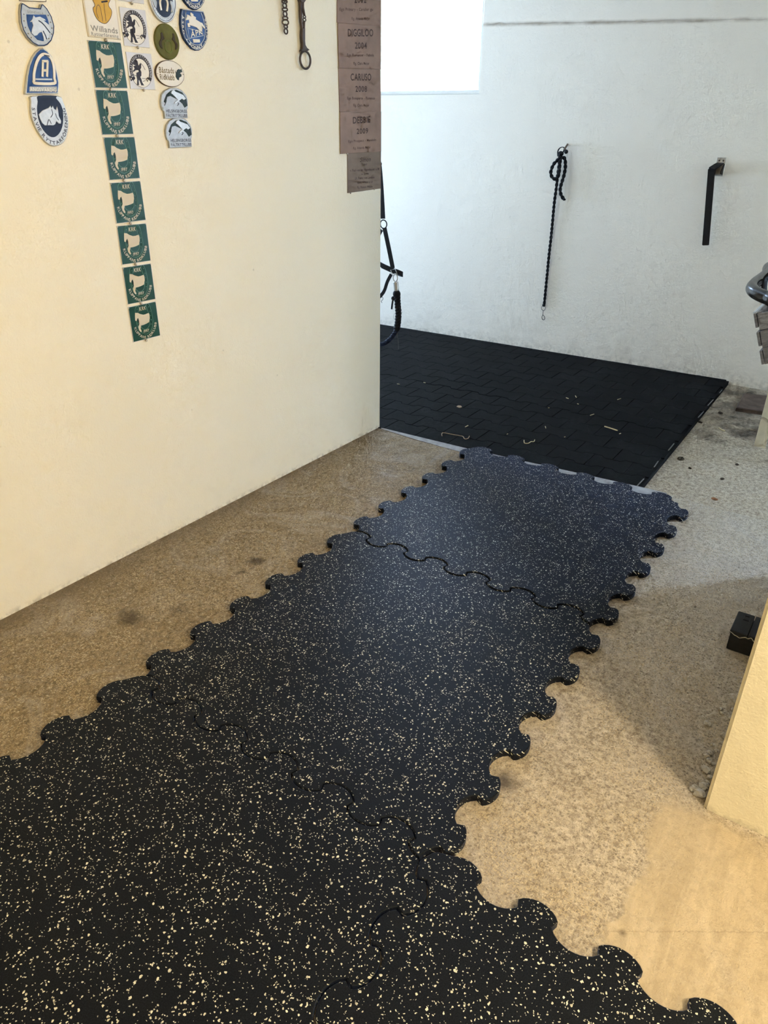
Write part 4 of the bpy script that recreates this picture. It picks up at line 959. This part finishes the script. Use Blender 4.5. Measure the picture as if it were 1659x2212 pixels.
bm = bmesh.new(); strap(bm, [(el.x, el.y + 0.016, el.z + 0.001), te], 0.037, 0.010, (1, 0, 0)); bmesh.ops.bevel(bm, geom=[e for e in bm.edges], offset=0.0025, segments=2, affect='EDGES'); link('arm', mesh(bm), M['black_metal'], ar)
bm = bmesh.new(); strap(bm, [(mx - 0.002, a_.y - 0.030, 0.004), (mx - 0.004, a_.y - 0.034, 0.045), (el.x, el.y + 0.014, el.z)], 0.037, 0.008, (1, 0, 0)); link('top_lever', mesh(bm), M['black_metal'], ar)
for sx in (-1, 1):
    bm = bmesh.new(); x = mx + sx * (hw - 0.004)
    vs = [bm.verts.new((x + d, y, z)) for d in (-0.002, 0.002) for y, z in ((a_.y - 0.032, 0.004), (b_.y + 0.006, 0.004), (b_.y + 0.010, 0.030), (el.y - 0.012, 0.066), (el.y + 0.004, 0.070))]
    bm.faces.new(vs[:5]); bm.faces.new(vs[5:][::-1])
    for i in range(5): bm.faces.new((vs[i], vs[(i + 1) % 5], vs[5 + (i + 1) % 5], vs[5 + i]))
    link('gusset', mesh(bm), M['black_metal'], ar)

# ------------------------------------------------------------------ halter and rope behind the end of the partition
HY = 0.13
def hp(x, y, dy=0.0): return on_plane(800 + x / 4.9125, 330 + y / 4.9125, (0, HY + dy, 0), Vector((0, 1, 0)))
h0 = hp(100, 120)
ha = empty('halter', h0, 'black webbing halter hanging beside the free end of the cream wall', 'halter')
def hh(pts, k=6): return [p - h0 for p in catmull([hp(*p) for p in pts], k)]
WX = (1, 0, 0)
def st_(nm, pts, w, wide=WX, t=0.004, mat='black_cloth'): bm = bmesh.new(); strap(bm, hh(pts), w, t, wide); return link(nm, mesh(bm), M[mat], ha)
st_('crown_strap', [(60, -60), (95, 140), (118, 420), (134, 700)], 0.024)
st_('cheek_strap', [(150, 800), (195, 1010), (238, 1225)], 0.022)
st_('side_strap', [(118, 815), (95, 860), (40, 960)], 0.018)
st_('noseband', [(20, 1130, .02), (120, 1192), (225, 1240), (300, 1268), (340, 1288, .02), (330, 1292, .06), (250, 1260, .09), (120, 1200, .10)], 0.021, (0, 0, 1))
st_('chin_strap', [(222, 1290), (180, 1370), (150, 1460), (112, 1515), (60, 1560)], 0.016)
bm = bmesh.new(); tube(bm, [p - h0 for p in ring_path(hp(140, 758), 0.0185, 0.0185, (1, 0, 0), (0, 0, 1), 26)], 0.0028, 8, closed=True); link('ring', mesh(bm, smooth=True), M['black_metal'], ha)
bm = bmesh.new(); tube(bm, [hp(x, y, -0.012) - h0 for x, y in ((215, 1245), (262, 1232), (285, 1290), (240, 1310))], 0.0026, 7, closed=True); link('buckle', mesh(bm, smooth=True), M['steel'], ha)
bm = bmesh.new(); tube(bm, hh([(108, 1540), (128, 1530), (134, 1555), (116, 1575), (124, 1592)]), 0.0014, 6); link('wire_clip', mesh(bm, smooth=True), M['iron'], ha)
bm = bmesh.new(); ball(bm, hp(104, 118, -0.005) - h0, 0.0085); link('stud', mesh(bm, smooth=True), M['iron'], ha)
r0 = hp(280, 1500, -0.015)
lr = empty('lead_rope', r0, 'worn dark rope with a steel snap hanging from the halter', 'rope')
def hr(pts, k=8): return [p - r0 for p in catmull([hp(*p, -0.015) for p in pts], k)]
bm = bmesh.new(); tube(bm, [p - r0 for p in ring_path(hp(265, 1325, -0.015), 0.0125, 0.018, (1, 0, 0), (0, 0, 1), 22)], 0.0026, 8, closed=True); link('snap_ring', mesh(bm, smooth=True), M['steel'], lr)
bm = bmesh.new(); tube(bm, hr([(268, 1368), (272, 1400), (277, 1450), (280, 1475)], 3), lambda t: 0.0125 if t < 0.8 else 0.009, 12); link('swivel', mesh(bm, smooth=True), M['steel'], lr)
bm = bmesh.new(); ball(bm, (0, 0, 0), 0.019, 1.05, 0.9, 1.1); ball(bm, hp(245, 1545, -0.012) - r0, 0.011); link('knot', mesh(bm, smooth=True), M['black_cloth'], lr)
link('rope', rope_mesh(hr([(285, 1510), (290, 1600), (298, 1700), (292, 1800), (278, 1880)], 14), 0.0145, 0.03), M['black_cloth'], lr)
link('rope_bight', rope_mesh(hr([(280, 1870), (258, 1915), (220, 1965), (168, 2010), (110, 2032), (30, 2010), (-30, 1950)], 12), 0.0105, 0.03), M['blue_rope'], lr)
bm = bmesh.new(); strap(bm, hr([(240, 1560), (232, 1610), (226, 1660)], 4), 0.008, 0.004, WX); link('rope_end', mesh(bm), M['black_cloth'], lr)
bm = bmesh.new()
for pts in (((272, 1870), (285, 1930), (296, 2000), (300, 2085)), ((258, 1700), (246, 1740), (256, 1770), (268, 1740)), ((318, 1690), (335, 1695), (342, 1688)), ((262, 1800), (255, 1850), (275, 1890))):
    tube(bm, hr(pts, 4), 0.0008, 5)
M['fray'] = paint('frayed_fibre', (0.20, 0.19, 0.18), 0.8); link('frayed_threads', mesh(bm), M['fray'], lr)['kind'] = 'stuff'

# ------------------------------------------------------------------ things at the right edge
# tubular rail fixed to the wall block
rc = Vector((1.145, -0.756, 1.007))
M['gloss_black'] = paint('gloss_black_tube', (0.022, 0.022, 0.022), 0.22, 0.1, 0.1, 40, 0)
rl = empty('saddle_rail', (BLK[0], -0.5, rc.z), 'glossy black tubular rail sticking in from the side, above the grey crate', 'rail')
def rp_(x, y, z=None): return Vector((x, y, rc.z if z is None else z)) - Vector((BLK[0], -0.5, rc.z))
bm = bmesh.new(); base_ = Vector((BLK[0], -0.5, rc.z))
pth = [on_z(x, y, rc.z) - base_ for x, y in ((1690, 656), (1659, 644), (1642, 637), (1630, 630), (1625, 622), (1632, 612), (1645, 602), (1659, 591), (1680, 574))]
ya, yb = pth[0].y - 0.02, pth[-1].y + 0.05
pth = [Vector((0.008, ya, 0)), Vector((-0.06, ya, 0))] + pth + [Vector((-0.06, yb, 0)), Vector((0.008, yb, 0))]
tube(bm, catmull(pth, 8), 0.0165, 16, up=(0, 0, 1)); link('tube', mesh(bm, smooth=True), M['gloss_black'], rl)
for y in (ya - 0.5, yb - 0.5):
    bm = bmesh.new(); bmesh.ops.create_cone(bm, cap_ends=True, segments=20, radius1=0.032, radius2=0.03, depth=0.006, matrix=Matrix.Translation(rp_(1.428, y)) @ Matrix.Rotation(math.pi / 2, 4, 'Y')); link('flange', mesh(bm), M['gloss_black'], rl)
s0 = Vector((1.19, -0.565, 1.03))
sp_ = empty('leather_strap', s0, 'black strap slung over the tubular rail', 'strap')
bm = bmesh.new(); strap(bm, catmull([Vector(p) - s0 for p in ((1.168, -0.60, 0.99), (1.165, -0.585, 1.02), (1.19, -0.565, 1.050), (1.225, -0.555, 1.062), (1.26, -0.55, 1.045), (1.27, -0.545, 0.99), (1.268, -0.545, 0.90))], 6), 0.022, 0.006, (0.3, 1, 0)); link('band', mesh(bm), M['black_cloth'], sp_)

# weathered crate tipped on the edge of a plastic chair
def m_wood():
    t = NT('weathered_wood'); p = t.coord('Object', (6, 6, 40)); n = t.noise(p, 4, 5, 0.65, 0.8); f = t.noise(t.coord('Object'), 30, 3)
    c = t.ramp(n, [(0.3, (0.14, 0.12, 0.11)), (0.55, (0.25, 0.225, 0.205)), (0.8, (0.34, 0.315, 0.29))]); c = t.mix(t.ramp(f, [(0.5, 0.0), (0.8, 0.4)]), c, (0.30, 0.24, 0.20))
    return t.set(c, 0.8, 0, t.bump(n, 0.4, 0.002))
M['wood'] = m_wood(); M['wood_white'] = paint('pale_worn_wood', (0.50, 0.49, 0.47), 0.7, 0, 0.1)
YC = 0.95; pBL = on_plane(1645, 788, (0, YC, 0), Vector((0, 1, 0))); pTL = on_plane(1627, 678, (0, YC, 0), Vector((0, 1, 0)))
ez = (pTL - pBL); ch_ = ez.length; ez.normalize(); ey = Vector((0, 1, 0)); ex = ey.cross(ez).normalized()
CM = Matrix(((ex.x, ey.x, ez.x, pBL.x), (ex.y, ey.y, ez.y, pBL.y), (ex.z, ey.z, ez.z, pBL.z), (0, 0, 0, 1)))
cr = empty('wooden_crate', CM, 'weathered grey slatted crate tipped up at the far side, under the black rail', 'crate')
sh_ = (ch_ - 2 * 0.022) / 3
for i in range(3):
    z = i * (sh_ + 0.022)
    box_obj('side_slat', (0, 0.0, z), (0.013, 0.30, z + sh_), M['wood'], cr, 0.0015); box_obj('side_slat', (0.387, 0.0, z), (0.40, 0.30, z + sh_), M['wood'], cr, 0.0015)
    zb = i * (ch_ / 3)
    box_obj('front_board', (0.017, -0.004, zb + 0.001), (0.383, 0.010, zb + ch_ / 3 - 0.004), M['wood'], cr, 0.0015)
    box_obj('back_board', (0.017, 0.290, zb + 0.001), (0.383, 0.304, zb + ch_ / 3 - 0.004), M['wood'], cr, 0.0015)
for x in (0.0135, 0.366):
    for y in (0.0105, 0.271): box_obj('corner_post', (x, y, 0.0), (x + 0.02, y + 0.018, ch_), M['wood'], cr, 0.0015)
box_obj('floor_board', (0.014, 0.0, 0.0), (0.386, 0.30, 0.008), M['wood'], cr)
box_obj('top_strip', (0.0, 0.0, ch_), (0.014, 0.30, ch_ + 0.007), M['wood_white'], cr, 0.001)
# plastic chair, mostly outside the picture
M['plastic'] = paint('yellowed_white_plastic', (0.60, 0.56, 0.44), 0.45, 0, 0.08, 20)
cf = on_z(1641, 966, ZB)
pc = empty('plastic_chair', (cf.x, cf.y, ZB), 'yellowed white plastic chair leg standing on the floor at the right edge', 'chair')
SEAT = 0.378 - ZB
def leg(x, y, sx, sy):
    bm = bmesh.new(); w, t = 0.052, 0.007
    q = [(0, 0), (w * sx, 0), (w * sx, t * sy), (0.028 * sx, t * sy), (0.022 * sx, 0.012 * sy), (t * sx, 0.014 * sy), (t * sx, w * sy), (0, w * sy)]
    slab(bm, [(x + a, y + b_) for a, b_ in q], 0.0, SEAT, 0.001); return link('leg', mesh(bm), M['plastic'], pc)
for x, y, sx, sy in ((-0.027, -0.005, 1, 1), (0.42, -0.005, -1, 1), (-0.0, 0.42, 1, -1), (0.42, 0.42, -1, -1)): leg(x, y, sx, sy)
bm = bbox(bmesh.new(), 0.012, -0.01, SEAT, 0.43, 0.42, SEAT + 0.018, bevel=0.006); link('seat', mesh(bm), M['plastic'], pc)
for i in range(5): box_obj('back_slat', (0.40, 0.02 + i * 0.08, SEAT + 0.018), (0.416, 0.07 + i * 0.08, 0.80), M['plastic'], pc, 0.004)
box_obj('back_rail', (0.395, 0.0, 0.80), (0.42, 0.41, 0.85), M['plastic'], pc, 0.006)
# clay slab at the foot of the wall
M['clay'] = paint('dirty_clay', (0.105, 0.075, 0.058), 0.8, 0, 0.3, 25, 0.4)
bm = bmesh.new(); slab(bm, [tuple(on_z(*p, -0.006).xy) for p in ((1590, 880), (1690, 894), (1702, 858), (1608, 849.5))], ZB, -0.006, 0.004)
tag(link('clay_slab', mesh(bm), M['clay']), 'brown clay slab lying on the floor at the foot of the white wall', 'slab')
# black box by the wall block
M['box'] = paint('black_box_plastic', (0.020, 0.021, 0.024), 0.5, 0, 0.2, 60, 0.1)
bx = empty('black_box', (1.343, -0.885, 0), 'small black plastic box with a catch, standing against the wall block', 'box')
box_obj('body', (-0.002, 0.0, 0.0), (0.080, 0.112, 0.058), M['box'], bx, 0.004)
box_obj('lid', (-0.004, -0.003, 0.059), (0.044, 0.115, 0.072), M['box'], bx, 0.003); box_obj('lid', (0.0465, -0.003, 0.059), (0.082, 0.115, 0.072), M['box'], bx, 0.003)
bm = bmesh.new(); tube(bm, [(0.018, 0.072, 0.0722), (0.032, 0.072, 0.0722), (0.032, 0.096, 0.0722), (0.018, 0.096, 0.0722)], 0.0022, 6, closed=True); link('catch', mesh(bm), M['black_metal'], bx)
M['film'] = paint('crumpled_clear_film', (0.55, 0.54, 0.50), 0.2, 0.2, 0.2)
bm = bmesh.new(); rf = random.Random(5); pts = [Vector((-0.012 + 0.0075 * i, -0.006 - 0.003 * rf.random(), 0.066 + 0.004 * rf.uniform(-1, 1) - 0.006 * math.exp(-((i - 4) / 2.0) ** 2))) for i in range(12)]
strap(bm, catmull(pts, 3), 0.0022, 0.001, (0, 0.3, 1)); link('torn_film', mesh(bm), M['film'], bx)
# rubble along the foot of the wall block
M['rubble'] = paint('grey_rubble', (0.50, 0.485, 0.46), 0.85, 0, 0.25, 60, 0.4)
rg = random.Random(11); meshes = []
for v in range(5):
    bm = bmesh.new(); bmesh.ops.create_icosphere(bm, subdivisions=2, radius=1.0)
    for q in bm.verts: q.co *= 1 + 0.35 * noise.noise(q.co * 1.7 + Vector((v * 7, 0, 0))); q.co.z *= 0.75
    meshes.append(mesh(bm))
    meshes[-1].materials.append(M['rubble'])
for i in range(34):
    t = rg.random(); y = -1.50 + 0.40 * t ** 1.5; r = rg.uniform(0.005, 0.0105) * (1.15 - 0.5 * t)
    x = BLK[0] - r - abs(rg.gauss(0, 0.014)) - 0.002
    o = link('mortar_crumb', meshes[i % 5]); o.location = (x, y, r * 0.55); o.scale = (r, r * rg.uniform(0.8, 1.3), r); o.rotation_euler = (0, 0, rg.uniform(0, 6.28))
    tag(o, 'grey mortar crumb in the row of crumbs along the foot of the wall block', 'rubble', 'mortar crumbs by the wall block')
# straw, twigs and leaves
M['straw'] = paint('dry_straw', (0.55, 0.47, 0.27), 0.7, 0, 0.15, 90); M['twig'] = paint('dry_twig', (0.34, 0.25, 0.16), 0.8); M['leaf'] = paint('brown_leaf', (0.24, 0.11, 0.05), 0.8); M['dung'] = paint('dark_crumb', (0.05, 0.038, 0.026), 0.9)
def twig(nm, px, z, r, mat, label, cat, group=None, k=5):
    pts = [on_z(x, y, z + r + 0.0005) for x, y in px]; c = pts[0].copy(); bm = bmesh.new(); tube(bm, catmull([p - c for p in pts], k), r, 6)
    o = link(nm, mesh(bm, smooth=True), M[mat]); o.location = c; tag(o, label, cat, group); return o
twig('straw', [(1306, 921), (1320, 925.5), (1334, 930)], 0.0022, 0.0035, 'straw', 'long pale straw stalk, the brightest one lying on the black paving', 'straw')
twig('twig', [(955, 935), (956, 942)], 0.0022, 0.001, 'twig', 'tiny bent twig end on the black paving', 'twig') if False else None
twig('twig', [(955, 942), (956, 935), (975, 938), (992, 941), (1000, 943), (1004, 948), (1011, 947), (1014, 942)], 0.0022, 0.0022, 'twig', 'dry crooked twig on the black paving near the wall end', 'twig')
twig('twig', [(1132, 951), (1133, 957), (1141, 957.5), (1147, 954), (1153, 954), (1155, 950)], 0.0022, 0.002, 'straw', 'short curled twig lying on the black paving behind the farthest puzzle mat', 'twig')
for a, b_ in (((1275, 897), (1283, 894.5)), ((1243, 855), (1245, 858.5)), ((1247, 872), (1250, 873)), ((1223, 859), (1228, 861)), ((1334, 863), (1341, 861)), ((1178, 921), (1179, 925)), ((1219, 944), (1221, 943.5)), ((1095, 938), (1097, 937)), ((1005, 922), (1011, 919)), ((915, 826), (919, 827)), ((1341, 936), (1338, 937)), ((858, 829), (863, 830)), ((1184, 881), (1187, 881))):
    twig('straw_bit', [a, ((a[0] + b_[0]) / 2, (a[1] + b_[1]) / 2), b_], 0.0022, 0.0022, 'straw', 'tiny pale straw bit among those scattered over the black paving', 'straw', 'straw bits on the black paving', 2)
twig('straw_bit', [(1553, 924), (1559, 928), (1566, 931)], ZB, 0.003, 'straw', 'short straw on the dirty floor beside the black paving edge', 'straw')
def lump(nm, x, y, z, r, mat, label, cat, flat=0.5, group=None):
    p = on_z(x, y, z); o = link(nm, meshes[0].copy(), M[mat]); o.location = (p.x, p.y, z + r * flat * 0.5); o.scale = (r * 1.3, r, r * flat); o.rotation_euler.z = rg.random() * 3; return tag(o, label, cat, group)
lump('dry_leaf', 992, 879, 0.0022, 0.014, 'twig', 'pale dry leaf on the black paving near the wall end', 'leaf', 0.3)
lump('dry_leaf', 1543, 1078, ZB, 0.012, 'leaf', 'small reddish leaf on the floor at the far side', 'leaf', 0.3)
for x, y, r in ((1470, 992, 0.014), (1592, 1004, 0.008), (1527, 880, 0.012), (1512, 913, 0.010), (1560, 1035, 0.008), (1556, 893, 0.012), (1490, 1012, 0.007)):
    lump('dirt_crumb', x, y, ZB, r, 'dung', 'dark crumb of dirt on the floor beside the black paving', 'dirt', 0.6, 'dirt crumbs')
# pale scuffs along the edge of the paving
sc = empty('paint_scuff', on_z(1450, 965, 0.0025), 'broken pale scuff line along the right edge of the black paving', 'scuff')
M['scuff'] = paint('pale_scuff', (0.16, 0.16, 0.155), 0.7, 0, 0.3, 80)
for (xa, ya), (xb, yb) in (((1376, 1050), (1391, 1034)), ((1413, 1009), (1422, 996)), ((1444, 973), (1456, 958)), ((1508, 902), (1520, 889)), ((1529, 876), (1541, 863)), ((1554, 849), (1560, 842))):
    bm = bmesh.new(); strap(bm, [on_z(xa, ya, 0.0022) - sc.location, on_z(xb, yb, 0.0022) - sc.location], 0.005, 0.0012, (1, 0, 0)); link('scuff_mark', mesh(bm), M['scuff'], sc)
